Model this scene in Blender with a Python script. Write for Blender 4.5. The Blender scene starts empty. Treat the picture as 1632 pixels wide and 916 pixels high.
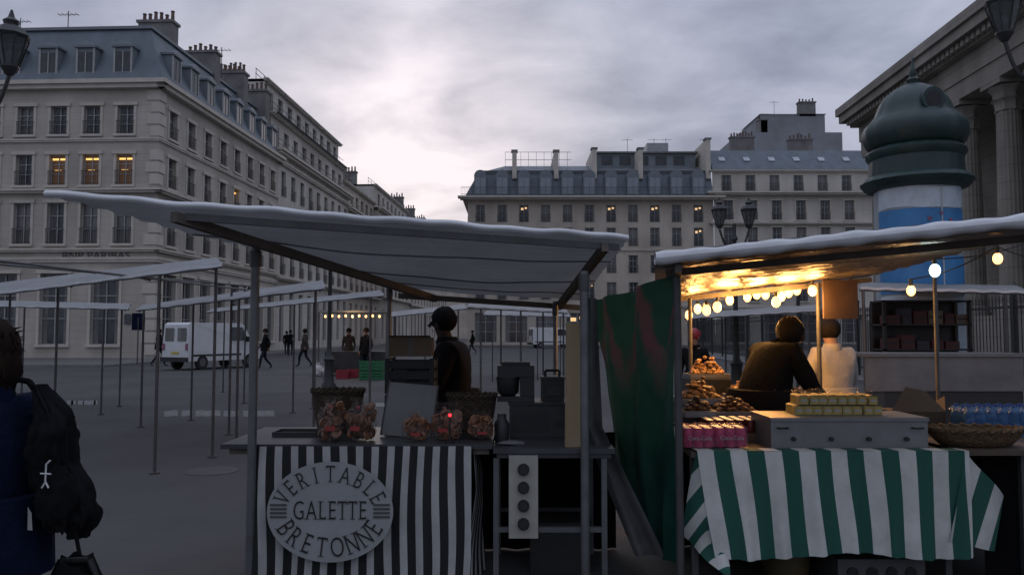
import bpy, math, random
from mathutils import Vector, Matrix, noise
random.seed(7)
scn=bpy.context.scene
COL=scn.collection
scn.view_settings.view_transform='Standard'; scn.view_settings.look='None'; scn.view_settings.exposure=0
R=math.radians
# ---------------------------------------------------------------- camera
F=1250.0; PITCH=math.atan(72/F); CH=1.6
cd=bpy.data.cameras.new("camera"); cam=bpy.data.objects.new("camera",cd); COL.objects.link(cam)
cd.sensor_width=36; cd.lens=36*F/1632; cd.clip_end=3000; cd.clip_start=.05
cam.location=(0,0,CH); cam.rotation_euler=(math.pi/2+PITCH,0,0); scn.camera=cam
def pt(u,v,d):  # u, v are image pixel coordinates, d an estimated depth
    "world point for image pixel u, v at estimated depth d (metres along y)"
    a=(u-816)/F; b=(458-v)/F
    t=d/(math.cos(PITCH)-b*math.sin(PITCH))
    return Vector((a*t,d,CH+t*(math.sin(PITCH)+b*math.cos(PITCH))))
def gx(u,d): return pt(u,530,d).x  # world x of image column u at estimated depth d
# ---------------------------------------------------------------- materials
MC={}
def mat(name,col,rough=.6,metal=0,var=.18,scale=3,bump=0,bscale=None,emit=None,es=0,alpha=1,trans=0,spec=.5,streak=False,thin=0):
    if name in MC: return MC[name]
    m=bpy.data.materials.new(name); m.use_nodes=True; nt=m.node_tree; N=nt.nodes; L=nt.links
    b=N["Principled BSDF"]
    tc=N.new("ShaderNodeTexCoord"); mp=N.new("ShaderNodeMapping")
    L.new(tc.outputs["Object"],mp.inputs[0])
    if streak: mp.inputs["Scale"].default_value=(1,1,.25)
    n=N.new("ShaderNodeTexNoise"); n.inputs["Scale"].default_value=scale; n.inputs["Detail"].default_value=6; n.inputs["Roughness"].default_value=.65
    L.new(mp.outputs[0],n.inputs["Vector"])
    r=N.new("ShaderNodeValToRGB"); r.color_ramp.elements[0].position=.3; r.color_ramp.elements[1].position=.72
    r.color_ramp.elements[0].color=(*[c*(1-var) for c in col],1); r.color_ramp.elements[1].color=(*[min(1,c*(1+var)) for c in col],1)
    L.new(n.outputs[0],r.inputs[0]); L.new(r.outputs[0],b.inputs["Base Color"])
    b.inputs["Roughness"].default_value=rough; b.inputs["Metallic"].default_value=metal
    b.inputs["Alpha"].default_value=alpha; b.inputs["Transmission Weight"].default_value=trans
    b.inputs["Specular IOR Level"].default_value=spec
    if bump:
        n2=N.new("ShaderNodeTexNoise"); n2.inputs["Scale"].default_value=bscale or scale*4; n2.inputs["Detail"].default_value=4
        L.new(tc.outputs["Object"],n2.inputs["Vector"])
        bp=N.new("ShaderNodeBump"); bp.inputs["Strength"].default_value=bump; bp.inputs["Distance"].default_value=.03
        L.new(n2.outputs[0],bp.inputs["Height"]); L.new(bp.outputs[0],b.inputs["Normal"])
    if emit:
        b.inputs["Emission Color"].default_value=(*emit,1); b.inputs["Emission Strength"].default_value=es
    if thin:
        tr=N.new("ShaderNodeBsdfTranslucent"); L.new(r.outputs[0],tr.inputs[0]); ms=N.new("ShaderNodeMixShader"); ms.inputs[0].default_value=thin
        L.new(b.outputs[0],ms.inputs[1]); L.new(tr.outputs[0],ms.inputs[2]); L.new(ms.outputs[0],N["Material Output"].inputs[0])
    MC[name]=m; return m
def stone(name,col,joint=.42,jd=.85,var=.14):
    if name in MC: return MC[name]
    m=mat(name,col,.85,0,var,.6,.2,9,streak=True); nt=m.node_tree; N=nt.nodes; L=nt.links; b=N["Principled BSDF"]
    tc=N.new("ShaderNodeTexCoord"); sp=N.new("ShaderNodeSeparateXYZ"); L.new(tc.outputs["Object"],sp.inputs[0])
    d=N.new("ShaderNodeMath"); d.operation='DIVIDE'; d.inputs[1].default_value=joint; L.new(sp.outputs[2],d.inputs[0])
    fr=N.new("ShaderNodeMath"); fr.operation='FRACT'; L.new(d.outputs[0],fr.inputs[0])
    lt=N.new("ShaderNodeMath"); lt.operation='LESS_THAN'; lt.inputs[1].default_value=.08; L.new(fr.outputs[0],lt.inputs[0])
    mx=N.new("ShaderNodeMix"); mx.data_type='RGBA'; mx.blend_type='MULTIPLY'; L.new(lt.outputs[0],mx.inputs[0])
    src=b.inputs["Base Color"].links[0].from_socket
    n=N.new("ShaderNodeTexNoise"); n.inputs["Scale"].default_value=.25; n.inputs["Detail"].default_value=8; L.new(tc.outputs["Object"],n.inputs["Vector"])
    r=N.new("ShaderNodeValToRGB"); r.color_ramp.elements[0].position=.35; r.color_ramp.elements[0].color=(.78,.77,.75,1); r.color_ramp.elements[1].position=.6; r.color_ramp.elements[1].color=(1,1,1,1)
    L.new(n.outputs[0],r.inputs[0])
    m2=N.new("ShaderNodeMix"); m2.data_type='RGBA'; m2.blend_type='MULTIPLY'; m2.inputs[0].default_value=1
    L.new(src,m2.inputs[6]); L.new(r.outputs[0],m2.inputs[7])
    L.new(m2.outputs[2],mx.inputs[6]); mx.inputs[7].default_value=(jd,jd,jd,1)
    L.new(mx.outputs[2],b.inputs["Base Color"])
    return m
def stripes(name,ca,cb,period,duty=.5,rough=.8):
    m=mat(name,ca,rough,0,.18,5); nt=m.node_tree; N=nt.nodes; L=nt.links; b=N["Principled BSDF"]
    tc=N.new("ShaderNodeTexCoord"); sp=N.new("ShaderNodeSeparateXYZ"); L.new(tc.outputs["UV"],sp.inputs[0])
    d=N.new("ShaderNodeMath"); d.operation='DIVIDE'; d.inputs[1].default_value=period; L.new(sp.outputs[0],d.inputs[0])
    fr=N.new("ShaderNodeMath"); fr.operation='FRACT'; L.new(d.outputs[0],fr.inputs[0])
    lt=N.new("ShaderNodeMath"); lt.operation='LESS_THAN'; lt.inputs[1].default_value=duty; L.new(fr.outputs[0],lt.inputs[0])
    mx=N.new("ShaderNodeMix"); mx.data_type='RGBA'; L.new(lt.outputs[0],mx.inputs[0])
    L.new(b.inputs["Base Color"].links[0].from_socket,mx.inputs[6]); mx.inputs[7].default_value=(*cb,1)
    L.new(mx.outputs[2],b.inputs["Base Color"]); return m
STONE=stone("limestone",(.46,.42,.365)); STONE2=stone("limestone_pale",(.54,.505,.45),.5,.9); STONE3=stone("limestone_cream",(.50,.44,.365),.6,.92)
STONEL=mat("limestone_trim",(.52,.475,.41),.8,0,.12,1.5,.1)
BST=stone("limestone_grey_aged",(.28,.255,.22),.7,.8,.3)
SLATE=mat("zinc_slate_roof",(.10,.125,.145),.6,0,.25,.9,.15,8,streak=True)
ZINC=mat("zinc_sheet",(.16,.185,.20),.55,.1,.2,.7)
CHIM=mat("chimney_render",(.18,.17,.16),.9,0,.3,1,.2); POT=mat("clay_pot",(.13,.085,.065),.8)
GLASS=mat("window_glass_dark",(.045,.048,.052),.12,0,.4,1.2)
CURT=mat("window_glass_curtained",(.14,.138,.13),.3,0,.5,2,streak=True)
LITP=mat("window_glass_lit",(.06,.045,.03),.3,0,.5,2,emit=(1,.42,.16),es=.04)
LITL=mat("ceiling_light_glow",(.8,.5,.2),.5,emit=(1,.55,.14),es=1.5)
LITS=mat("office_light_glow",(.8,.5,.2),.5,emit=(1,.62,.3),es=.9)
FRAME=mat("window_frame_paint",(.33,.33,.32),.6); IRON=mat("wrought_iron",(.025,.027,.028),.5)
ASPH=mat("asphalt",(.046,.045,.045),.8,0,.38,.4,.35,60); PAVE=mat("pavement_granite",(.11,.108,.104),.8,0,.2,1,.2,30)
KERB=mat("kerb_granite",(.16,.155,.15),.8); PAINT=mat("worn_road_paint",(.14,.14,.14),.7,0,.6,7)
GALV=mat("galvanised_steel",(.14,.143,.145),.5,.5,.25,6); GALVD=mat("dull_steel_tube",(.08,.08,.082),.55,.4,.25,6)
TARPW=mat("white_tarpaulin",(.42,.425,.43),.5,0,.18,2,.2,6,thin=.15); TARPG=mat("grey_corrugated_sheet",(.27,.275,.28),.6,0,.2,1.4,.25,10,thin=.22)
TARPR=mat("bright_roll_tarpaulin",(.60,.61,.62),.5,0,.15,3,.2,8)
WOOD=mat("pale_plank_wood",(.30,.225,.13),.7,0,.2,4,streak=True); BEAM=mat("weathered_wood_beam",(.10,.085,.07),.85,0,.3,5)
BLACK=mat("black_plastic",(.014,.014,.015),.5); DARK=mat("dark_grey_metal",(.034,.034,.035),.5,.3)
WHITE=mat("white_paint",(.58,.59,.59),.4,0,.08,2); STEEL=mat("brushed_steel",(.21,.212,.214),.45,.5,.15,4)
GREEN=mat("dark_green_iron",(.017,.042,.040),.5,0,.25,3); RUBBER=mat("tyre_rubber",(.015,.015,.015),.8)
# ---------------------------------------------------------------- mesh builder
class MB:
    def __init__(s): s.v=[];s.f=[];s.m=[];s.mats=[];s.uv={}
    def mi(s,m):
        if m not in s.mats: s.mats.append(m)
        return s.mats.index(m)
    def face(s,pts,m,uv=None):
        i=len(s.v); s.v+= [tuple(p) for p in pts]; s.f.append(tuple(range(i,i+len(pts)))); s.m.append(s.mi(m))
        if uv: s.uv[len(s.f)-1]=uv
    def box(s,x0,x1,y0,y1,z0,z1,m,M=None):
        P=[Vector((x,y,z)) for z in (z0,z1) for y in (y0,y1) for x in (x0,x1)]
        if M: P=[M@p for p in P]
        i=len(s.v); s.v+=[tuple(p) for p in P]; k=s.mi(m)
        for q in ((0,2,3,1),(4,5,7,6),(0,1,5,4),(2,6,7,3),(0,4,6,2),(1,3,7,5)):
            s.f.append(tuple(i+a for a in q)); s.m.append(k)
    def tube(s,p0,p1,r0,m,r1=None,n=8):
        p0=Vector(p0);p1=Vector(p1); r1=r0 if r1 is None else r1
        d=(p1-p0).normalized(); a=d.orthogonal().normalized(); b=d.cross(a)
        i=len(s.v); k=s.mi(m)
        for p,r in ((p0,r0),(p1,r1)):
            for j in range(n):
                t=2*math.pi*j/n; s.v.append(tuple(p+a*r*math.cos(t)+b*r*math.sin(t)))
        for j in range(n):
            q=(j+1)%n; s.f.append((i+j,i+q,i+n+q,i+n+j)); s.m.append(k)
        s.f.append(tuple(i+j for j in reversed(range(n)))); s.m.append(k)
        s.f.append(tuple(i+n+j for j in range(n))); s.m.append(k)
    def path(s,P,r,m,n=6):
        for a,b in zip(P[:-1],P[1:]): s.tube(a,b,r,m,n=n)
    def lathe(s,prof,m,c=(0,0,0),n=24,ribs=0,ra=0):
        i=len(s.v); k=s.mi(m); c=Vector(c)
        for r,z in prof:
            for j in range(n):
                t=2*math.pi*j/n; rr=r*(1+ra*math.cos(ribs*t)) if ribs else r
                s.v.append((c.x+rr*math.cos(t),c.y+rr*math.sin(t),c.z+z))
        for a in range(len(prof)-1):
            for j in range(n):
                q=(j+1)%n; s.f.append((i+a*n+j,i+a*n+q,i+(a+1)*n+q,i+(a+1)*n+j)); s.m.append(k)
        s.f.append(tuple(i+j for j in reversed(range(n)))); s.m.append(k)
        e=i+(len(prof)-1)*n; s.f.append(tuple(e+j for j in range(n))); s.m.append(k)
    def blob(s,c,r,m,amp=0,fr=3,seed=0,n=14,k2=8,flat=None):
        c=Vector(c); i=len(s.v); k=s.mi(m)
        for a in range(k2+1):
            ph=math.pi*a/k2
            for j in range(n):
                t=2*math.pi*j/n; d=Vector((math.sin(ph)*math.cos(t),math.sin(ph)*math.sin(t),math.cos(ph)))
                q=1+amp*noise.noise(d*fr+Vector((seed*7.3,seed,0))); p=Vector((d.x*r[0]*q,d.y*r[1]*q,d.z*r[2]*q))
                if flat is not None and p.z<flat: p.z=flat
                s.v.append(tuple(c+p))
        for a in range(k2):
            for j in range(n):
                q=(j+1)%n; s.f.append((i+a*n+j,i+(a+1)*n+j,i+(a+1)*n+q,i+a*n+q)); s.m.append(k)
    def sheet(s,fn,nu,nv,m,uvf=None):
        i=len(s.v); k=s.mi(m)
        for a in range(nv+1):
            for b in range(nu+1): s.v.append(tuple(fn(b/nu,a/nv)))
        for a in range(nv):
            for b in range(nu):
                s.f.append((i+a*(nu+1)+b,i+a*(nu+1)+b+1,i+(a+1)*(nu+1)+b+1,i+(a+1)*(nu+1)+b)); s.m.append(k)
                U=[(b/nu,a/nv),((b+1)/nu,a/nv),((b+1)/nu,(a+1)/nv),(b/nu,(a+1)/nv)]
                s.uv[len(s.f)-1]=[uvf(*u) if uvf else u for u in U]
    def text(s,txt,size,M,m,sx=1,bold=0,serif=False):
        c=bpy.data.curves.new("lettering_curve",'FONT'); c.body=txt; c.size=size; c.align_x='CENTER'; c.align_y='CENTER'; c.extrude=.0015; c.offset=bold
        c.resolution_u=3
        o=bpy.data.objects.new("tmp",c); COL.objects.link(o); bpy.context.view_layer.update()
        me=bpy.data.meshes.new_from_object(o.evaluated_get(bpy.context.evaluated_depsgraph_get()))
        i=len(s.v); k=s.mi(m); X=[];Y=[]
        for v in me.vertices:
            p=v.co.copy(); p.x*=sx; X.append(p.x); Y.append(p.y); s.v.append(tuple(M@p))
        for p in me.polygons: s.f.append(tuple(i+a for a in p.vertices)); s.m.append(k)
        bpy.data.objects.remove(o); bpy.data.meshes.remove(me)
        if serif and X:
            x0,x1,y0,y1=min(X),max(X),min(Y),max(Y); w=size*.095; t=size*.024; st=size*.04; xm=(x0+x1)/2
            T={'V':[(x0+st*.6,1),(x1-st*.6,1)],'E':[(x0+st,1),(x0+st,0)],'R':[(x0+st,1),(x0+st,0),(x1-st*.4,0)],'I':[(xm,1),(xm,0)],'T':[(xm,0)],'A':[(x0+st*.4,0),(x1-st*.4,0)],'B':[(x0+st*.6,1),(x0+st*.6,0)],'L':[(x0+st,1),(x0+st,0)],'N':[(x0+st,1),(x0+st,0),(x1-st,1)]}.get(txt,[])
            for x,tp in T:
                y=y1 if tp else y0; s.box(x-w,x+w,y-(t if tp else 0),y+(0 if tp else t),.0016,.0022,m,M)
            if txt in 'TEL':
                if txt=='T':
                    for x in (x0,x1-t): s.box(x,x+t,y1-size*.12,y1-.001,.0016,.0022,m,M)
                else:
                    s.box(x1-t,x1,y0+.001,y0+size*.11,.0016,.0022,m,M)
                    if txt=='E': s.box(x1-t,x1,y1-size*.1,y1-.001,.0016,.0022,m,M)
    def mesh(s,name,smooth=None):
        me=bpy.data.meshes.new(name); me.from_pydata(s.v,[],s.f)
        for m in s.mats: me.materials.append(m)
        me.polygons.foreach_set("material_index",s.m)
        if s.uv:
            ul=me.uv_layers.new(name="UVMap")
            for fi,u in s.uv.items():
                for li,q in zip(me.polygons[fi].loop_indices,u): ul.data[li].uv=q
        if smooth:
            me.polygons.foreach_set("use_smooth",[True]*len(me.polygons)); me.set_sharp_from_angle(angle=R(smooth))
        me.update(); return me
    def obj(s,name,parent=None,loc=(0,0,0),rz=0,smooth=None,rot=None,**k):
        return put(s.mesh(name,smooth),name,parent,loc,rz,rot,**k)
def put(me,name,parent=None,loc=(0,0,0),rz=0,rot=None,label=None,cat=None,group=None,kind=None):
    o=bpy.data.objects.new(name,me); COL.objects.link(o); o.location=loc
    o.rotation_euler=rot if rot else (0,0,rz)
    if parent: o.parent=parent
    if label: o["label"]=label
    if cat: o["category"]=cat
    if group: o["group"]=group
    if kind: o["kind"]=kind
    return o
def root(name,label,cat,loc=(0,0,0),rz=0,group=None):
    return put(None,name,None,loc,rz,None,label,cat,group)
# ---------------------------------------------------------------- world
w=bpy.data.worlds.new("World"); scn.world=w; w.use_nodes=True; nt=w.node_tree; N=nt.nodes; L=nt.links
bg=N["Background"]; tc=N.new("ShaderNodeTexCoord")
def mth(op,a,b=None,c=None,clamp=False):
    n=N.new("ShaderNodeMath"); n.operation=op; n.use_clamp=clamp
    for i,x in enumerate((a,b,c)):
        if x is None: continue
        if isinstance(x,(int,float)): n.inputs[i].default_value=x
        else: L.new(x,n.inputs[i])
    return n.outputs[0]
sky=N.new("ShaderNodeTexSky"); sky.sky_type='NISHITA'; sky.sun_disc=False; sky.sun_elevation=R(8); sky.sun_rotation=R(-8)
sp=N.new("ShaderNodeSeparateXYZ"); L.new(tc.outputs["Generated"],sp.inputs[0])
den=mth('ADD',mth('MAXIMUM',sp.outputs[2],0),.30)
cx=N.new("ShaderNodeCombineXYZ"); L.new(mth('DIVIDE',sp.outputs[0],den),cx.inputs[0]); L.new(mth('DIVIDE',sp.outputs[1],den),cx.inputs[1])
mp=N.new("ShaderNodeMapping"); mp.inputs["Location"].default_value=(5.3,2.2,0); mp.inputs["Scale"].default_value=(1.0,1.25,1); L.new(cx.outputs[0],mp.inputs[0])
n1=N.new("ShaderNodeTexNoise"); n1.inputs["Scale"].default_value=3.4; n1.inputs["Detail"].default_value=9; n1.inputs["Roughness"].default_value=.52; n1.inputs["Distortion"].default_value=.25
L.new(mp.outputs[0],n1.inputs["Vector"])
cr=N.new("ShaderNodeValToRGB"); e=cr.color_ramp.elements; e[0].position=.34; e[0].color=(.235,.26,.35,1); e[1].position=.68; e[1].color=(.43,.455,.565,1)
m_=cr.color_ramp.elements.new(.50); m_.color=(.315,.345,.445,1); L.new(n1.outputs[0],cr.inputs[0])
gd=Vector(pt(650,260,10)-Vector((0,0,CH))).normalized()
dp=N.new("ShaderNodeVectorMath"); dp.operation='DOT_PRODUCT'; L.new(tc.outputs["Generated"],dp.inputs[0]); dp.inputs[1].default_value=gd
gl=mth('POWER',mth('MAXIMUM',dp.outputs["Value"],0),55)
cl_=mth('MULTIPLY',mth('SUBTRACT',n1.outputs[0],.30),3.2,clamp=True)
gl2=mth('MULTIPLY',gl,mth('ADD',mth('MULTIPLY',cl_,.72),.42),clamp=True)
gl3=mth('MULTIPLY',mth('POWER',mth('MAXIMUM',dp.outputs["Value"],0),9),.10)
gt=mth('ADD',gl2,gl3,clamp=True)
mx=N.new("ShaderNodeMix"); mx.data_type='RGBA'; L.new(gt,mx.inputs[0]); L.new(cr.outputs[0],mx.inputs[6]); mx.inputs[7].default_value=(.92,.84,.89,1)
zb=mth('ADD',mth('MULTIPLY',mth('POWER',mth('MAXIMUM',sp.outputs[2],0),2.5),1.5),1.0)
vm=N.new("ShaderNodeVectorMath"); vm.operation='SCALE'; L.new(mx.outputs[2],vm.inputs[0]); L.new(zb,vm.inputs["Scale"])
vs=N.new("ShaderNodeVectorMath"); vs.operation='SCALE'; L.new(sky.outputs[0],vs.inputs[0]); vs.inputs["Scale"].default_value=.003
va=N.new("ShaderNodeVectorMath"); va.operation='ADD'; L.new(vm.outputs[0],va.inputs[0]); L.new(vs.outputs[0],va.inputs[1])
L.new(va.outputs[0],bg.inputs[0]); bg.inputs[1].default_value=1.0
sd=bpy.data.lights.new("sun",'SUN'); sd.energy=.2; sd.angle=R(40); sd.color=(1,.85,.75); so=bpy.data.objects.new("sun",sd); COL.objects.link(so)
so.rotation_euler=(R(82),0,R(180-8)); 
# ---------------------------------------------------------------- ground
g=MB(); g.sheet(lambda u,v:((u-.5)*900,-60+v*900,0),8,8,ASPH); g.obj("ground",kind="structure")
TH=.048; RZ=-math.atan(TH)   # street grid bearing
C1=Vector((gx(245,46),46,0))
def loc2w(o,x,y): c,s=math.cos(RZ),math.sin(RZ); return Vector((o.x+c*x-s*y,o.y+s*x+c*y,0))
def slab(o,x0,x1,y0,y1,name):
    m=MB(); m.box(x0+.3,x1-.3,y0+.3,y1-.3,-.2,.124,PAVE)
    m.box(x0,x1,y0,y0+.297,-.2,.12,KERB); m.box(x1-.297,x1,y0+.3,y1,-.2,.12,KERB); m.box(x0,x0+.297,y0+.3,y1,-.2,.12,KERB)
    m.obj(name,loc=o,rz=RZ,kind="structure")
slab(C1,-60,2.6,-9.5,140,"pavement")
slab(Vector((-5.4,95,0)),-3,60,-3.5,60,"pavement")
slab(Vector((12,20,0)),-1.2,60,-30,45,"pavement")
for (u0,u1,v0,v1) in ((265,440,653,662),(110,160,637,644),(600,700,641,647)):
    m=MB(); d0=CH*F/(v1-530); d1=CH*F/(v0-530)
    n_=24; 
    for i in range(n_):
        a0=i/n_; a1=(i+1)/n_
        if noise.noise(Vector((i*.9,u0,0)))>.28: continue
        j0=.25*noise.noise(Vector((i*.7,1,u0))); j1=.25*noise.noise(Vector((i*.7+.7,1,u0)))
        X=lambda a,d:gx(u0,d)+(gx(u1,d)-gx(u0,d))*a
        m.face([(X(a0,d0),d0+j0,.004),(X(a1,d0),d0+j1,.004),(X(a1,d1),d1+j1,.004),(X(a0,d1),d1+j0,.004)],PAINT)
    m.obj("painted_road_marking",kind="structure")
m=MB(); m.lathe([(.3,0),(.3,.006),(.25,.007)],GALVD,n=20); m.obj("manhole_cover",loc=(gx(342,9.2),9.2,0),label="round worn iron manhole cover set in the asphalt",cat="manhole cover")
# ---------------------------------------------------------------- facades
WC={}
def winmesh(w,h,kind,rail):
    key=(round(w,2),round(h,2),kind,rail)
    if key in WC: return WC[key]
    pm=MB(); g={'dark':GLASS,'curt':CURT,'lit':LITP,'spot':GLASS}[kind]
    pm.box(-w/2,w/2,0,.04,0,h,g)
    if kind=='lit':
        pm.box(-w*.46,w*.46,-.015,-.003,h*.84,h*.90,LITL); pm.box(-w*.3,w*.1,-.015,-.003,h*.5,h*.52,LITL)
    if kind=='spot':
        pm.box(-w*.3,-w*.05,-.015,-.003,h*.72,h*.84,LITS); pm.box(w*.1,w*.32,-.015,-.003,h*.78,h*.88,LITS)
    if kind=='dark' and h>1.5:
        pm.box(-w*.5,-w*.28,-.012,-.003,0,h,CURT); pm.box(w*.3,w*.5,-.012,-.003,0,h,CURT)
    fm=MB(); t=.06 if w<2 else .08
    for x in (-w/2,-t/2,w/2-t): fm.box(x,x+t,-.07,-.02,0,h,FRAME)
    for z in (0,h*.36,h*.68,h-t): 
        fm.box(-w/2+t,-t/2,-.066,-.022,z,z+t*.8,FRAME); fm.box(t/2,w/2-t,-.066,-.022,z,z+t*.8,FRAME)
    rm=None
    if rail:
        b=MB(); rh=min(.9,h*.45)
        for z in (.08,rh): b.box(-w/2-.05,w/2+.05,-.36,-.33,z,z+.035,IRON)
        k=int(w/.13)
        for i in range(k+1):
            x=-w/2+i*w/k; b.box(x-.009,x+.009,-.352,-.336,.115,rh,IRON)
        rm=b.mesh("railing")
    WC[key]=(pm.mesh("window"),fm.mesh("frame"),rm); return WC[key]
def facade(parent,p0,p1,z0,z1,wins,m,bands=(),trim=True,tm=None,rail=True,depth=.28):
    p0=Vector((*p0,0));p1=Vector((*p1,0)); D=(p1-p0); Ln=D.length; D.normalize(); ang=math.atan2(D.y,D.x); tm=tm or STONEL
    T=Matrix.Translation(p0)@Matrix.Rotation(ang,4,'Z')
    wb=MB(); xs=sorted({0,round(Ln,4)}|{round(c-w/2,4) for c,z,w,h,k in wins}|{round(c+w/2,4) for c,z,w,h,k in wins})
    zs=sorted({z0,z1}|{round(z,4) for c,z,w,h,k in wins}|{round(z+h,4) for c,z,w,h,k in wins})
    for a,b in zip(xs[:-1],xs[1:]):
        for c,d in zip(zs[:-1],zs[1:]):
            mx_,mz_=(a+b)/2,(c+d)/2
            if any(abs(mx_-q[0])<q[2]/2 and q[1]<mz_<q[1]+q[3] for q in wins): continue
            wb.face([T@Vector(q) for q in ((a,0,c),(b,0,c),(b,0,d),(a,0,d))],m)
    for c,z,w,h,k in wins:
        a,b=c-w/2,c+w/2
        for q in (((a,0,z),(a,0,z+h),(a,depth,z+h),(a,depth,z)),((b,0,z),(b,depth,z),(b,depth,z+h),(b,0,z+h)),((a,0,z),(a,depth,z),(b,depth,z),(b,0,z)),((a,0,z+h),(b,0,z+h),(b,depth,z+h),(a,depth,z+h))):
            wb.face([T@Vector(x) for x in q],m)
        if trim:
            wb.box(a-.16,a,-.045,-.002,z,z+h,tm,T); wb.box(b,b+.16,-.045,-.002,z,z+h,tm,T)
            wb.box(a-.24,b+.24,-.10,-.002,z+h,z+h+.2,tm,T); wb.box(a-.2,b+.2,-.16,-.002,z-.14,z-.002,tm,T)
    wb.obj("wall",parent)
    for c,z,w,h,k in wins:
        pm,fm,rm=winmesh(w,h,k,rail and h<3)
        pos=T@Vector((c,depth-.03,z)); o=put(pm,"window",parent,pos,ang)
        put(fm,"frame",o)
        if rm: put(rm,"railing",o)
    for (z,h,pr) in bands:
        cb=MB(); cb.box(-.0 if pr<.2 else -pr,Ln+pr,-pr,-.003,z,z+h*.5,tm,T); cb.box(-pr*1.3,Ln+pr*1.3,-pr*1.4,-.003,z+h*.5+.002,z+h,tm,T)
        cb.obj("cornice",parent)
def rk(p=.3,q=.0,r=0):
    x=random.random(); return 'lit' if x<q else 'spot' if x<q+r else 'curt' if x<q+r+p else 'dark'
def frust(b,x0,x1,y0,y1,z0,z1,ins,m,cap=None):
    a=[(x0,y0,z0),(x1,y0,z0),(x1,y1,z0),(x0,y1,z0)]; c=[(x0+ins,y0+ins,z1),(x1-ins,y0+ins,z1),(x1-ins,y1-ins,z1),(x0+ins,y1-ins,z1)]
    for i in range(4):
        j=(i+1)%4; b.face([a[i],a[j],c[j],c[i]],m)
    b.face(c,cap or m)
def dormer_mesh(w=1.15,h=1.8):
    b=MB(); b.box(-w/2,w/2,0,1.6,0,h,ZINC); b.box(-w/2+.12,w/2-.12,-.02,-.003,.15,h-.25,GLASS)
    b.box(-.03,.03,-.05,-.022,.15,h-.25,FRAME); b.box(-w/2,-w/2+.11,-.06,-.003,0,h,FRAME); b.box(w/2-.11,w/2,-.06,-.003,0,h,FRAME)
    b.box(-w/2-.1,w/2+.1,-.14,1.6,h+.002,h+.12,ZINC)
    b.face([(-w/2-.1,-.14,h+.122),(w/2+.1,-.14,h+.122),(0,-.05,h+.45)],ZINC); b.face([(-w/2-.1,-.14,h+.122),(0,-.05,h+.45),(0,1.6,h+.45),(-w/2-.1,1.6,h+.122)],SLATE); b.face([(w/2+.1,-.14,h+.122),(w/2+.1,1.6,h+.122),(0,1.6,h+.45),(0,-.05,h+.45)],SLATE)
    return b.mesh("dormer_window")
DM=dormer_mesh()
def chimney(parent,x,y,z0,z1,w=2.2,d=.8,pots=5):
    b=MB(); b.box(x-w/2,x+w/2,y-d/2,y+d/2,z0,z1,CHIM); b.box(x-w/2-.1,x+w/2+.1,y-d/2-.1,y+d/2+.1,z1+.002,z1+.18,CHIM)
    o=b.obj("chimney",parent)
    for i in range(pots):
        hh=random.uniform(.3,.65); q=MB(); q.lathe([(.13,0),(.10,hh),(.14,hh+.05),(.11,hh+.11)],POT,(x-w/2+(i+.5)*w/pots,y,z1+.18),10); q.obj("chimney_pot",o)
def antenna(parent,x,y,z,h=2):
    b=MB(); b.tube((x,y,z),(x,y,z+h),.03,IRON,n=5); b.tube((x-.7,y,z+h*.9),(x+.7,y,z+h*.9),.02,IRON,n=4)
    for i in range(5): b.tube((x-.6+.3*i,y-.25,z+h*.9+.02),(x-.6+.3*i,y+.25,z+h*.9+.02),.015,IRON,n=4)
    b.obj("antenna",parent)
# corner building
B1=root("corner_apartment_building","pale limestone corner building with slate mansard and ground-floor bank","building",C1,RZ)
wl=[]
for i in range(8):
    c=20-2.05-i*2.05
    wl+=[(c,13.4,1.0,1.72,rk(.3)),(c,10.35,1.0,1.85,'lit' if i<3 else rk()),(c,6.85,1.05,2.45,rk(.3))]
for i in range(6): wl.append((20-3.0-i*3.1,.9,1.7,4.2,'dark'))
facade(B1,(-20,0),(0,0),0,16.1,wl,STONE,bands=((5.75,.3,.12),(6.35,.22,.2),(9.85,.25,.3),(12.95,.2,.1),(16.1,.5,.4)))
wl=[]
for i in range(8):
    c=1.7+i*2.48
    wl+=[(c,13.4,1.0,1.72,rk(.3)),(c,10.35,1.0,1.85,rk(.2,.08)),(c,6.85,1.05,2.45,rk(.3)),(c,.9,1.6,4.2,'dark')]
facade(B1,(0,0),(0,20.4),0,16.1,wl,STONE,bands=((5.75,.3,.12),(6.35,.22,.2),(9.85,.25,.3),(12.95,.2,.1),(16.1,.5,.4)))
for i in range(22):
    z=.3+i*.72
    if any(abs(z+.3-q)<.45 for q in (5.9,6.45,10.0,13.05)): continue
    L_=.75 if i%2 else .5
    b=MB(); b.face([(-L_,-.055,0),(.055,-.055,0),(.055,-.055,.6),(-L_,-.055,.6)],STONEL); b.face([(.055,-.055,0),(.055,L_,0),(.055,L_,.6),(.055,-.055,.6)],STONEL)
    b.face([(-L_,-.055,.6),(.055,-.055,.6),(.055,L_,.6),(0,L_,.6),(0,0,.6),(-L_,0,.6)],STONEL); b.face([(-L_,-.055,0),(-L_,0,0),(-L_,0,.6),(-L_,-.055,.6)],STONEL); b.face([(.055,L_,0),(0,L_,0),(0,L_,.6),(.055,L_,.6)],STONEL)
    b.face([(-L_,-.055,0),(-L_,0,0),(0,0,0),(0,L_,0),(.055,L_,0),(.055,-.055,0)],STONEL)
    b.obj("quoin_stone",B1,loc=(0,0,z))
b=MB(); frust(b,-20.3,.3,-.3,20.4,16.62,20.3,1.7,SLATE,ZINC); frust(b,-18.7,-1.3,1.3,18.9,20.32,21.2,3.5,ZINC)
r1=b.obj("roof",B1)
b=MB(); b.box(-18.75,-1.25,1.25,1.4,20.3,20.48,ZINC); b.box(-1.4,-1.25,1.41,18.9,20.3,20.48,ZINC); b.obj("roof_ridge_trim",B1)
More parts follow.
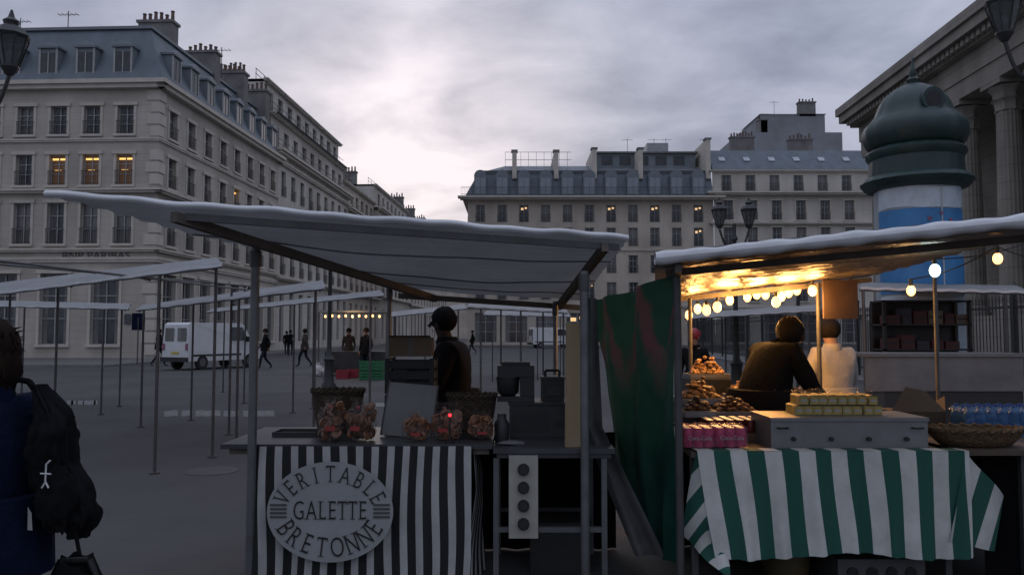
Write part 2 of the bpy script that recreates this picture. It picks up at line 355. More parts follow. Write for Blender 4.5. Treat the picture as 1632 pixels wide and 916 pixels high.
for i in range(7): put(DM,"dormer_window",B1,(-2.3-i*2.3,-.02,16.85))
for i in range(8): put(DM,"dormer_window",B1,(.02,1.9+i*2.48,16.85),R(90))
for (x,y,z) in ((-2.9,5.2,22.1),(-2.3,10.6,22.0),(-1.9,14.9,21.9),(-1.7,19.2,21.8)): chimney(B1,x,y,18.5,z,2.3,.9,6)
chimney(B1,-9,9,20,22.2); chimney(B1,-18,2,18,23.4,1.4,1.4,3)
for x,y in ((-9,5),(-6,9),(-1.5,12),(-13,6)): antenna(B1,x,y,20.5,2.6)
b=MB(); b.text("BNP PARIBAS",.62,Matrix.Translation((-3.6,-.03,6.12))@Matrix.Rotation(R(90),4,'X'),mat("dull_gold_letters",(.08,.07,.055),.4),1.15,.01)
b.obj("shop_lettering",B1)
for x in (-1.05,-1.75):
    b=MB(); b.box(x,x+.4,-.09,-.06,2.1,2.7,GLASS); b.obj("wall_plaque",B1)
# street buildings
def street(name,label,y0,y1,eave,top,sp,rows,sm,seed,setb=True,chim=(),w=1.1,rl=True,ins0=.7,insk=.6):
    random.seed(seed); o=loc2w(C1,0,y0); B=root(name,label,"building",o,RZ); Ln=y1-y0; n=int(Ln/sp); off=(Ln-(n-1)*sp)/2; wl=[]
    for i in range(n):
        for z,h in rows: wl.append((off+i*sp,z,w,h,rk(.25,.0,.04)))
    facade(B,(0,0),(0,Ln),0,eave,wl,sm,bands=[(rows[0][0]+rows[0][1]+.5,.3,.2),(rows[-2][0]-.5,.25,.35),(eave,.45,.45)],trim=False,rail=rl)
    b=MB(); b.face([(-14,0,0),(0,0,0),(0,0,eave),(-14,0,eave)],sm); b.face([(-14,Ln,0),(0,Ln,0),(0,Ln,eave),(-14,Ln,eave)],sm); b.obj("wall",B)
    if setb:
        zz=eave+.46; k=0
        while zz<top-1.2:
            ins=ins0+k*insk; h=min(2.9,top-zz); wl=[(off+i*sp,zz+.5,1.3,min(1.7,h-.8),rk(.3,0,.05)) for i in range(n)]
            facade(B,(-ins,0),(-ins,Ln),zz,zz+h,wl,sm,bands=((zz+h,.25,.3),),trim=False,rail=False)
            b=MB(); b.face([(-14,0,zz),(-ins,0,zz),(-ins,0,zz+h),(-14,0,zz+h)],sm); b.face([(-14,0,zz),(0,0,zz),(0,Ln,zz),(-14,Ln,zz)],ZINC); b.face([(-14,0,zz+h+.26),(-ins,0,zz+h+.26),(-ins,Ln,zz+h+.26),(-14,Ln,zz+h+.26)],ZINC); b.face([(-14,Ln,zz),(-ins,Ln,zz),(-ins,Ln,zz+h),(-14,Ln,zz+h)],sm)
            b.obj("terrace_storey",B)
            r=MB(); xr=-ins+.62
            for z in (zz+.5,zz+.95): r.box(xr-.02,xr+.02,.1,Ln-.1,z,z+.04,IRON)
            for i in range(int(Ln/1.2)): r.box(xr-.015,xr+.015,.2+i*1.2,.23+i*1.2,zz,zz+.95,IRON)
            r.obj("terrace_railing",B)
            zz+=h+.27; k+=1
        r=MB()
        for z in (zz+.5,zz+.95): r.box(-ins-.9,-ins-.86,.1,Ln-.1,z,z+.04,IRON)
        for i in range(int(Ln/2)): r.box(-ins-.9,-ins-.86,.2+i*2,.24+i*2,zz,zz+.95,IRON)
        r.obj("roof_railing",B)
    else:
        b=MB(); b.face([(.2,0,eave+.46),(.2,Ln,eave+.46),(-2,Ln,top),(-2,0,top)],SLATE); b.face([(-2,0,top),(-2,Ln,top),(-14,Ln,top+.6),(-14,0,top+.6)],ZINC)
        b.face([(.2,0,eave+.46),(-2,0,top),(-14,0,top+.6),(-14,0,eave+.46)],sm); b.face([(.2,Ln,eave+.46),(-2,Ln,top),(-14,Ln,top+.6),(-14,Ln,eave+.46)],sm); b.obj("roof",B)
        for i in range(n): put(DM,"dormer_window",B,(-.1,off+i*sp,eave+.5),R(90))
    for (x,y,z) in chim: chimney(B,x,y,eave,z,2.2,.8,5)
    return B
street("terraced_office_building","tall pale stone building with stepped terrace storeys above the street",20.45,44,16.9,23.2,2.6,((13.4,2.2),(10.2,2.2),(6.6,2.5),(.8,4.3)),STONE2,3,chim=((-6,4,25.4),(-6.5,14,24.8)))
street("balconied_apartment_building","pale apartment building with one terrace storey and wall chimneys",44.05,60,15.6,19.3,2.6,((12.4,2),(9.4,2),(6.4,2.2),(.8,4.2)),STONE3,8,chim=((-3,1,22.3),(-4,12,21.6)))
street("cream_apartment_building","cream apartment building further along the narrow street",60.05,84,18.2,21.6,3.0,((14.6,2),(10.8,2),(6.8,2.2),(.8,4)),STONE2,4,setb=True,chim=((-5,3,24),(-5,20,23.6)))
street("grey_roofed_apartment_building","far apartment building with zinc roof and chimneys",84.05,131,18.2,21.8,3.3,((14,2),(10.4,2),(6.5,2),(.8,4)),STONE,5,setb=False,chim=((-2.5,1,24.2),(-2.5,12,24),(-2.5,24,24),(-2.5,36,24)),rl=False)
BE=root("street_end_building","distant hazy stone building closing the far end of the street","building",loc2w(C1,-10,175),RZ)
b=MB(); b.box(0,50,0,15,0,21,STONE3); b.obj("wall",BE); b=MB(); frust(b,-.3,50.3,-.3,15.3,21.002,24,2,SLATE); b.obj("roof",BE); chimney(BE,14,4,23,27,3,1,5); chimney(BE,20,4,23,26,3,1,5)
# buildings closing the square
random.seed(11)
O2=Vector((gx(745,95),95,0)); W1=gx(1140,95)-O2.x; W2=gx(1402,95)-gx(1140,95)-.05
A=root("long_apartment_building","long cream stone building with balcony, glazed dormers and zinc roof","building",O2)
wl=[]; s0=gx(765,95)-O2.x; spc=2.66
for i in range(11):
    c=s0+i*spc
    for j,(z,h) in enumerate(((15.05,2.1),(12.1,2.25),(8.8,2.2),(5.6,2.1))):
        wl.append((c,z,1.15,h,('spot' if (j==0 and i in (2,6,8,10)) or (j==1 and i in (4,10)) else rk(.35,0,.03))))
for i in range(8): wl.append((2.2+i*3.7,.4,2.7,3.6,rk(.1,0,.3)))
facade(A,(0,0),(W1,0),0,17.7,wl,STONE3,bands=((4.6,.35,.2),(11.5,.2,.12),(17.7,.4,.9)),trim=False)
facade(A,(0,22),(0,0),0,17.7,[(2+i*3,z,1.1,2.1,'dark') for i in range(7) for z in (15,12,8.8,5.6)],STONE3,bands=((17.7,.4,.5),),trim=False)
b=MB(); b.face([(-.4,-.1,18.12),(W1,-.1,18.12),(W1,1.2,21.3),(1.2,1.2,21.3)],SLATE); b.face([(-.4,-.1,18.12),(1.2,1.2,21.3),(1.2,22,21.3),(-.4,22,18.12)],SLATE)
b.face([(1.2,1.2,21.32),(W1,1.2,21.32),(W1,5,23.0),(4.5,5,23.0)],ZINC); b.face([(4.5,5,23.0),(W1,5,23.0),(W1,22,23.0),(4.5,22,23)],ZINC); b.face([(1.2,1.2,21.32),(4.5,5,23),(4.5,22,23),(1.2,22,21.32)],ZINC)
b.face([(W1,-.1,18.12),(W1,22,18.12),(W1,22,23),(W1,5,23),(W1,1.2,21.3)],CHIM)
b.box(1.0,W1,1.0,1.15,21.33,21.6,mat("dark_gutter",(.06,.065,.07),.6)); b.obj("roof",A)
gd_=MB(); gd_.box(-.75,.75,0,1.4,0,2.35,ZINC); AG=mat("attic_glass_pale",(.22,.25,.28),.2); gd_.box(-.62,-.03,-.03,-.003,.15,2.15,AG); gd_.box(.03,.62,-.03,-.003,.15,2.15,AG); gd_.tube((0,-.02,2.36),(0,1.4,2.36),.78,ZINC,n=14)
gm=gd_.mesh("dormer_window")
for i in range(11): put(gm,"dormer_window",A,(s0+i*spc,-.25,18.3))
b=MB()
for z in (18.3,19.15): b.box(-.8,W1,-.86,-.82,z,z+.05,IRON)
for i in range(int(W1/.2)): b.box(-.8+i*.2,-.78+i*.2,-.85,-.83,18.1,19.15,IRON)
b.obj("balcony_railing",A)
for u,zt in ((820,23.9),(888,23.9),(950,24.2),(1025,24.2),(1135,25.4)):
    x=gx(u,95)-O2.x; b=MB(); b.box(x-.28,x+.28,.6,9,20.5,zt,STONEL); b.box(x-.4,x+.4,.5,1.7,zt+.002,zt+.2,CHIM); b.obj("party_wall",A)
b=MB(); b.box(gx(955,97)-O2.x,gx(1118,97)-O2.x,4,10,22.5,24.4,ZINC); b.box(gx(950,97)-O2.x,gx(1122,97)-O2.x,3.6,10.4,24.402,24.6,CHIM)
for i in range(5): b.box(16.8+i*2.3,18.2+i*2.3,3.95,3.997,22.9,24.1,GLASS)
b.obj("roof_penthouse",A)
b=MB(); b.box(gx(1040,97)-O2.x,gx(1075,97)-O2.x,4.5,8,24.61,25.9,mat("louvred_metal",(.30,.32,.33),.5)); b.obj("roof_plant_room",A)
for u in (1010,1055,1075,1140): antenna(A,gx(u,97)-O2.x,6,24.5,2.4)
b=MB()
for z in (24.2,25.2): b.box(4.5,13,5.0,5.04,z-.4,z-.35,IRON)
for i in range(9): b.box(4.5+i,4.54+i,5.0,5.04,23,24.85,IRON)
b.obj("roof_railing",A)
A2=root("white_apartment_building","white stone apartment building with slate mansard and roof skylights","building",(O2.x+W1+.05,95,0))
wl=[]
for i in range(6):
    c=gx(1163+i*39,95)-O2.x-W1
    for z,h in ((15.3,2.4),(11.9,2.5),(8.6,2.2),(5.4,2.1)): wl.append((c,z,1.2,h,rk(.3)))
for i in range(4): wl.append((2.7+i*4.7,.4,3.0,3.4,'dark'))
facade(A2,(0,0),(W2,0),0,18.3,wl,STONE2,bands=((4.4,.35,.25),(11.3,.3,.4),(14.7,.3,.4),(18.3,.4,.7)),trim=True)
wl=[(gx(1163+i*39,95)-O2.x-W1,18.95,1.2,2.0,rk(.3)) for i in range(6)]
facade(A2,(0,.6),(W2,.6),18.7,21.3,wl,STONE2,bands=((21.3,.25,.3),),trim=False)
b=MB(); b.face([(0,.3,21.6),(W2,.3,21.6),(W2,3.2,24.6),(0,3.2,24.6)],SLATE); b.face([(0,3.2,24.6),(W2,3.2,24.6),(W2,20,25.5),(0,20,25.5)],ZINC); b.face([(W2,0,0),(W2,20,0),(W2,20,25.5),(W2,3.2,24.6),(W2,.3,21.6),(W2,0,18.3)],STONE2)
b.obj("roof",A2)
for i in range(6):
    s=MB(); x=1.5+i*3.1; s.box(-.38,.38,-.4,.4,0,.08,mat("skylight_pane",(.36,.39,.42),.2)); s.obj("skylight",A2,loc=(x,1.75,23.15),rot=(R(46),0,0))
chimney(A2,5,5,24,26.6,3,.9,8); chimney(A2,12.5,5,24,26.3,3,.9,6)
A3=root("tall_rear_building","tall grey rendered building with chimneys rising behind the roofs","building",(gx(1185,112),112,0))
b=MB(); wv=gx(1350,112)-gx(1185,112); G3=mat("grey_render_wall",(.24,.25,.26),.9,0,.2,.3)
b.box(0,wv,0,12,0,30.5,G3); b.obj("wall",A3)
b=MB(); b.box(3.2,12.5,.5,10,30.5,33.3,G3); b.face([(3,.3,33.302),(12.7,.3,33.302),(10,5,34.6),(6,5,34.6)],ZINC); b.face([(12.7,.3,33.302),(12.7,10,33.302),(10,5,34.6)],ZINC); b.face([(3,.3,33.302),(6,5,34.6),(3,10,33.302)],ZINC); b.obj("roof",A3)
b=MB(); b.box(8.2,8.7,-.05,-.003,24,30.4,mat("drain_stain",(.16,.17,.175),.9)); b.obj("drain_pipe",A3)
chimney(A3,3.5,1,30.5,32.4,1.3,1,3); chimney(A3,10,1,33,35,2.4,1,5); antenna(A3,6,3,34,2)
A4=root("distant_side_building","distant stone building closing the far end of the square","building",(gx(1402,95)+.1,96,0))
b=MB(); b.box(0,30,0,15,0,19,STONE3); b.obj("wall",A4); b=MB(); frust(b,-.3,30.3,-.3,15.3,19.002,22,2,SLATE); b.obj("roof",A4)
# ---------------------------------------------------------------- stock exchange colonnade
BO=root("neoclassical_colonnade_building","grey stone neoclassical palace with tall columns and heavy projecting cornice","palace",(20.3,30,0),RZ)
b=MB(); b.box(-.9,30,-24,15.6,0,2.3,BST); b.obj("stylobate",BO)
b=MB(); b.box(3.4,30,-23,12,2.302,15,BST); b.obj("wall",BO)
b=MB(); b.box(-.55,29.9,-23.8,15.5,12.0,12.75,BST); b.box(-.62,29.8,-23.9,15.57,12.752,13.7,BST); b.obj("entablature",BO)
b=MB(); b.box(-1.0,29.7,-24,15.9,13.702,14.05,BST); b.box(-1.5,29.7,-24.2,16.3,14.052,14.5,BST); b.box(-1.65,29.6,-24.3,16.45,14.502,14.95,BST); b.obj("cornice",BO)
b=MB(); b.box(-1.28,-1.003,0,.25,13.78,14.048,BST); dn=b.mesh("dentil")
for i in range(90): put(dn,"dentil",BO,(0,-21.5+i*.415,0))
b=MB(); b.box(.2,28,-23,14.5,14.952,16.0,BST); frust(b,.2,28,-23,14.5,16.002,18,6,ZINC); b.obj("roof",BO)
cm=MB(); cm.lathe([(.68,2.302),(.68,2.5),(.62,2.55),(.64,2.7),(.55,2.8)],BST,n=32); cm.lathe([(.52,2.8),(.52,5),(.44,10.7)],BST,n=60,ribs=20,ra=.03)
shaftm=cm.mesh("column",40)
cp=MB(); cp.lathe([(.47,10.7),(.5,10.75),(.46,10.85),(.5,11.1),(.62,11.2),(.5,11.25),(.56,11.55),(.74,11.72),(.62,11.75)],BST,n=32,ribs=8,ra=.07); cp.box(-.72,.72,-.72,.72,11.77,11.995,BST); capm=cp.mesh("capital",40)
for i in range(12):
    o=put(shaftm,"column",BO,(.15,14.6-i*3.15,0)); put(capm,"capital",o)
# ---------------------------------------------------------------- railing fence
FN=root("iron_railing_fence","black iron railing fence with spear tops around the palace","fence",(11.3,9,0),RZ)
pb=MB()
for i in range(21):
    y=i*.15; pb.tube((0,y,.15),(0,y,2.25),.013,IRON,n=5); pb.tube((0,y,2.25),(0,y,2.38),.022,IRON,r1=.002,n=5)
pb.box(-.02,.02,0,3.1,.25,.3,IRON); pb.box(-.02,.02,0,3.1,2.05,2.1,IRON); pb.box(-.05,.05,-.05,.05,0,2.5,IRON); pb.lathe([(.07,2.5),(.08,2.58),(.02,2.66)],IRON,n=8)
pm_=pb.mesh("fence_panel")
for i in range(17): put(pm_,"fence_panel",FN,(0,i*3.12,.124))
# ---------------------------------------------------------------- advertising column
MO=root("advertising_column","dark green advertising column with domed top and blue posters","advertising column",(gx(1467,12.5),12.5,0)); MO.scale=(.92,.92,1)
b=MB(); b.lathe([(.86,0),(.86,.25),(.8,.3),(.8,.7),(.74,.75),(.7,.8)],GREEN,n=40); b.obj("base",MO,smooth=35)
b=MB(); b.lathe([(.68,.8),(.68,3.9)],mat("column_shaft_pale",(.26,.31,.35),.6),n=48); b.obj("shaft",MO,smooth=35)
PB=mat("poster_blue",(.04,.19,.42),.5,0,.2,3); PWH=mat("poster_white",(.46,.54,.60),.5,0,.2,4); PR=mat("poster_red",(.24,.08,.14),.5)
def band(b,z0,z1,m,t0=-math.pi*.98,t1=-.02,r=.688,n=30): b.sheet(lambda u,v:(r*math.cos(t0+(t1-t0)*u),r*math.sin(t0+(t1-t0)*u),z0+(z1-z0)*v+.03*math.sin(u*9)*(m is PWH)),n,1,m)
b=MB(); band(b,3.52,3.86,PWH); band(b,3.10,3.516,PB); band(b,2.82,3.06,PWH); band(b,2.2,2.78,PB,r=.689); band(b,1.2,2.15,PWH)
b.sheet(lambda u,v:(.694*math.cos(-1.5+.035*u),.694*math.sin(-1.5+.035*u),2.2+1.66*v),2,1,mat("poster_joint",(.4,.42,.44),.5))
for t,z,s in ((-1.78,3.34,.035),(-1.5,3.42,.03),(-1.25,3.32,.035)):
    c=Vector((.697*math.cos(t),.697*math.sin(t),z)); tx=Vector((-math.sin(t),math.cos(t),0))
    P=[(0,-1.2),(.9,-.1),(1,.5),(.6,.9),(.2,.75),(0,.4),(-.2,.75),(-.6,.9),(-1,.5),(-.9,-.1)]
    b.face([c+tx*(p*s)+Vector((0,0,q*s)) for p,q in P],PR)
b.obj("poster",MO)
b=MB(); b.lathe([(.70,3.86),(.82,3.90),(.90,4.0),(.86,4.06),(.76,4.10),(.74,4.36),(.79,4.42),(.80,4.48),(.74,4.54)],GREEN,n=72,ribs=24,ra=.012); b.obj("canopy_cornice",MO,smooth=40)
b=MB(); b.lathe([(.72,4.54),(.79,4.62),(.84,4.73),(.845,4.84),(.80,4.94),(.71,5.02),(.64,5.10),(.60,5.2),(.55,5.31),(.46,5.42),(.34,5.51),(.2,5.58),(.10,5.62)],GREEN,n=96,ribs=16,ra=.010)
dome=b.obj("dome",MO,smooth=60)
b=MB(); b.lathe([(.10,5.62),(.12,5.68),(.05,5.74),(.07,5.8),(.025,5.88),(.012,6.05)],GREEN,n=12); b.obj("finial",MO,smooth=50)
b=MB(); M_=Matrix.Translation((0,-.56,5.2))@Matrix.Rotation(R(90),4,'X')
for r,m,z in ((.19,GREEN,.1),(.13,BLACK,.105)):
    b.tube(M_@Vector((0,0,-.1)),M_@Vector((0,0,z)),r,m,n=24)
b.obj("round_vent",MO,smooth=40)
# ---------------------------------------------------------------- street lamps
LGL=mat("lantern_glass",(.10,.11,.11),.2,0,.3,3,alpha=.75)
def lantern(parent,loc,s=1):
    o=MB(); o.lathe([(.05,-.12),(.1,-.05),(.13,0),(.13,.03)],IRON,n=8); o.lathe([(.25,.46),(.27,.5),(.2,.6),(.1,.66),(.12,.72),(.05,.78),(.015,.9)],IRON,n=8)
    for k in range(8):
        a=k*math.pi/4; o.tube((.125*math.cos(a),.125*math.sin(a),.03),(.25*math.cos(a),.25*math.sin(a),.46),.012,IRON,n=4)
    l=o.obj("lantern",parent,loc=loc); l.scale=(s,s,s); q=MB(); q.lathe([(.115,.03),(.235,.46)],LGL,n=8); q.obj("lantern_glass",l)
    q=MB(); q.blob((0,0,.2),(.05,.05,.09),WHITE); q.obj("bulb",l)
def lamp(x,y,label,rz=0,h=4.1,arms=2,s=1):
    r=root("street_lamp",label,"street lamp",(x,y,0),rz,"cast iron street lamps around the square")
    b=MB(); b.lathe([(.2,0),(.2,.2),(.14,.3),(.12,.8),(.15,.9),(.08,1.0),(.06,1.3),(.045,h-.4),(.08,h-.35),(.04,h-.25),(.04,h)],IRON,n=14); b.obj("post",r,smooth=40)
    for k in range(arms):
        a=math.pi*2*k/arms; c=Vector((math.cos(a),math.sin(a),0)); 
        P=[Vector((0,0,h-.5))+c*(.34*t)+Vector((0,0,-.15*math.sin(t*math.pi)+.38*t*t)) for t in [i/8 for i in range(9)]]
        b=MB(); b.path(P,.025,IRON); b.path([P[3],P[3]+Vector((0,0,.12))-c*.05,P[2]+Vector((0,0,.15))],.016,IRON); b.obj("arm",r)
        lantern(r,P[-1]+Vector((0,0,.1)),s)
    return r
lamp(gx(1173,18),18,"dark iron twin-lantern street lamp behind the market stalls",s=.72)
lamp(gx(525,21),21,"dark iron twin-lantern street lamp beside the narrow street",s=.72)
lamp(-6.86,10,"dark iron street lamp with lanterns, partly cropped",h=5.05,s=.85)
lamp(6.75,10,"dark iron street lamp with lantern in front of the colonnade",h=5.5,s=.85)
b=MB(); b.lathe([(.1,0),(.08,.8),(.05,.9),(.04,3.6),(.08,3.7),(.03,4.0)],IRON,n=10); b.obj("signal_post",loc=(gx(1273,20),20,0),smooth=40,label="slim dark metal post with a rounded cap",cat="post")
# ---------------------------------------------------------------- vans
def van(x,y,rz,label,sc=(1,1,1)):
    r=root("parked_van",label,"van",(x,y,0),rz,"white vans parked around the square")
    b=MB(); prof=[(-2.35,.4),(-2.35,.95),(-2.3,2.05),(-2.15,2.15),(1.0,2.15),(1.25,2.05),(1.75,1.25),(2.25,1.05),(2.38,.8),(2.38,.4)]
    Wd=.88; ti=.08
    def xw(z): return Wd-(max(0,z-1.1))*ti
    for s in (-1,1): b.face([(s*xw(z),yy,z) for yy,z in prof][::s],WHITE)
    for i in range(len(prof)):
        a,c=prof[i],prof[(i+1)%len(prof)]; b.face([(-xw(a[1]),a[0],a[1]),(xw(a[1]),a[0],a[1]),(xw(c[1]),c[0],c[1]),(-xw(c[1]),c[0],c[1])],WHITE)
    b.obj("body",r)
    b=MB(); b.face([(-.66,1.30,2.0),(.66,1.30,2.0),(.72,1.74,1.32),(-.72,1.74,1.32)],GLASS); b.obj("windscreen",r)
    for s in (-1,1):
        b=MB(); b.face([(s*.84,.35,1.95),(s*.84,1.1,1.95),(s*.875,1.5,1.32),(s*.875,.35,1.32)],GLASS); b.obj("side_window",r)
        b=MB(); b.face([(s*.12,-2.352,1.3),(s*.72,-2.352,1.3),(s*.70,-2.34,1.9),(s*.12,-2.34,1.9)],CURT); b.obj("rear_window",r)
        b=MB(); b.box(min(s*.7,s*.84),max(s*.7,s*.84),-2.39,-2.355,.9,1.2,PR); b.obj("tail_light",r)
        b=MB(); b.box(min(s*.6,s*.8),max(s*.6,s*.8),2.25,2.4,.75,.92,FRAME); b.obj("headlight",r)
        b=MB(); b.box(min(s*.9,s*1.06),max(s*.9,s*1.06),1.3,1.4,1.25,1.5,BLACK); b.obj("wing_mirror",r)
        b=MB(); b.box(min(s*.884,s*.892),max(s*.884,s*.892),-2.1,1.0,.62,.7,BLACK); b.obj("side_trim",r)
        for yy in (-1.5,1.55):
            b=MB(); b.tube((s*.72,yy,.33),(s*.9,yy,.33),.33,RUBBER,n=20); t=b.obj("wheel",r); b=MB(); b.tube((s*.88,yy,.33),(s*.91,yy,.33),.19,GALV,n=14); b.obj("rim",t)
    for (y0,y1,z0,z1) in ((-2.47,-2.35,.38,.58),(2.36,2.46,.38,.6)):
        b=MB(); b.box(-.88,.88,y0,y1,z0,z1,BLACK); b.obj("bumper",r)
    b=MB(); b.box(-.25,.25,-2.375,-2.355,.72,.83,mat("number_plate_yellow",(.5,.4,.08),.5)); b.obj("number_plate",r)
    r.scale=sc; return r
van(gx(338,35.4),35.6,R(-27),"white panel van parked at the kerb, rear doors towards the square",(.92,.88,.95))
van(gx(880,82),82,R(-75),"small white van parked across the square"); 
# ---------------------------------------------------------------- market frames
def bil(c,u,v): return c[0]*(1-u)*(1-v)+c[1]*u*(1-v)+c[2]*u*v+c[3]*(1-u)*v
def frame_stall(c,posts,label,top=TARPW,name="market_stall_frame",cover=True,pr=.020,grp="bare market stall frames on the square"):
    r=root(name,label,"market stall",(c[0].x,c[0].y,0),0,grp); o=Vector((c[0].x,c[0].y,0)); q=[x-o for x in c]
    if cover:
        b=MB(); sag=lambda u,v:bil(q,u,v)+Vector((0,0,-.03*math.sin(v*math.pi)*abs(math.sin(u*math.pi*3))+.006*math.sin(v*60)))
        b.sheet(lambda u,v:sag(u,v)+Vector((0,0,.03)),18,40,TARPG); b.obj("roof_cover",r,smooth=60)
        b=MB(); b.sheet(lambda u,v:bil(q,u,0)+Vector((0,-.025,.035-.03*v+.006*math.sin(u*50))),60,1,TARPR); b.obj("roof_edging",r,smooth=60)
    for v in (0,1): b=MB(); b.tube(bil(q,0,v),bil(q,1,v),.016,GALV,n=6); b.obj("roof_beam",r)
    for u in (0.02,.5,.98): b=MB(); b.tube(bil(q,u,.02)-Vector((0,0,.02)),bil(q,u,.98)-Vector((0,0,.02)),.016,GALVD,n=6); b.obj("roof_beam",r)
    for u,v in posts:
        p=bil(q,u,v); b=MB(); b.tube((p.x,p.y,0),p,pr,GALVD,n=8); b.tube((p.x,p.y,0),(p.x,p.y,.02),.06,GALVD,n=8); b.obj("post",r)
    return r
frame_stall([pt(-40,474,12.8),pt(355,425,8.2),pt(345,414,10.2),pt(-80,462,14.8)],[(.82,0),(.1,0),(.5,1),(.3,1),(1,1)],"empty stall frame with white tarpaulin roof strip")
frame_stall([pt(218,495,13.6),pt(518,460,9.9),pt(515,450,11.6),pt(228,488,16)],[(.05,0),(.62,0),(.97,1),(.35,1)],"empty stall frame with pale sheet roof over the asphalt")
frame_stall([pt(-20,488,18),pt(205,493,15),pt(208,486,17),pt(-20,480,20)],[(.85,0),(.95,1),(.3,0)],"white-roofed empty stall frame near the bank building")
frame_stall([pt(330,498,20),pt(612,471,13),pt(605,465,14.5),pt(340,493,22)],[(.3,0),(.6,0),(.95,0),(.7,1),(.1,1)],"empty stall frame with thin pale roof edge")
frame_stall([pt(620,505,24),pt(745,492,20),pt(740,486,23),pt(625,498,27)],[(.1,0),(.9,0),(.5,1)],"distant stall frame with pale roof behind the crepe stall")
frame_stall([pt(745,490,15),pt(905,499,17),pt(900,490,20),pt(750,482,18)],[(.12,0),(.95,0),(.3,1),(.75,1),(.5,0)],"pale roofed stall frame behind the crepe stall")
frame_stall([pt(770,502,26),pt(910,505,28),pt(905,498,31),pt(775,496,29)],[(.1,0),(.6,0),(.9,1)],"distant low stall frame on the square")
frame_stall([pt(-30,412,7.5),pt(395,462,13),pt(400,456,15),pt(-60,416,9.5)],[(.9,0)],"bare tube stall frame without cover",cover=False)
frame_stall([pt(1370,462,9.5),pt(1640,468,9.5),pt(1620,458,12),pt(1375,453,12)],[(.45,0),(.02,0),(.6,1),(.86,0)],"neighbouring stall frame with white roof edge and posts")
frame_stall([pt(1090,508,16),pt(1300,496,14),pt(1300,488,17),pt(1100,500,19)],[(.1,0),(.5,0),(.95,0),(.3,1)],"stall frame glimpsed behind the food stall")
BULB=mat("warm_bulb_glow",(1,.8,.5),.4,emit=(1,.44,.12),es=4.6); BULBW=mat("cool_bulb_glow",(1,1,1),.4,emit=(.7,1,.95),es=3)
FS=root("lit_market_stall","small stall with a row of warm bulbs and dark counter","market stall",(gx(570,30),30,0))
b=MB(); b.box(-1.3,1.3,-1,1,2.35,2.42,TARPG); b.obj("roof_cover",FS)
for x in (-1.25,1.25):
    for y in (-.95,.95): b=MB(); b.tube((x,y,0),(x,y,2.35),.03,GALVD); b.obj("post",FS)
b=MB(); b.box(-1.1,1.1,-.6,.2,.1,.9,DARK); b.obj("counter",FS)
for i in range(9): b=MB(); b.blob((0,0,0),(.04,.04,.05),BULB,n=8,k2=6); b.obj("light_bulb",FS,loc=(-1.0+.25*i,-1.02,2.2+.02*(i%2)))
def crate(x,y,z,w,d,h,m,label,rz=0):
    r=root("produce_crate",label,"crate",(x,y,z),rz,"plastic crates by the market stalls"); b=MB()
    b.box(-w/2,w/2,-d/2,d/2,0,.02,m)
    for s in (-1,1):
        for k in range(3):
            z0=.025+k*(h-.02)/3; hh=(h-.02)/3*.72
            b.box(-w/2,w/2,s*d/2-.01,s*d/2+.01,z0,z0+hh,m); b.box(s*w/2-.01,s*w/2+.01,-d/2+.012,d/2-.012,z0,z0+hh,m)
        b.box(-w/2-.015,-w/2+.015,s*d/2-.015,s*d/2+.015,0,h,m); b.box(w/2-.015,w/2+.015,s*d/2-.015,s*d/2+.015,0,h,m)
    b.obj("crate_body",r); return r
CG=mat("green_crate_plastic",(.02,.15,.06),.5); CRD=mat("red_crate_plastic",(.25,.015,.03),.5)
for u,d,z,m,l in ((585,27,0,CG,"green"),(603,27,0,CG,"green"),(585,27,.33,CG,"green"),(603,27,.33,CG,"green"),(548,27.5,0,CRD,"red"),(562,28,.0,CRD,"red")):
    crate(gx(u,d),d,z,.38,.5,.32,m,l+" plastic market crate stacked by the lit stall")
WB=mat("white_plastic_bag",(.5,.5,.5),.5)
for u,v in ((507,583),(523,580)): 
    d=29; b=MB(); b.blob((0,0,.2),(.2,.18,.24),WB,.3,3,u,flat=-.2); b.tube((0,0,.4),(.03,0,.5),.04,WB,r1=.07); b.obj("plastic_bag",loc=(gx(u,d),d,0),label="white knotted plastic bag standing on the asphalt",cat="bag",group="white plastic bags")
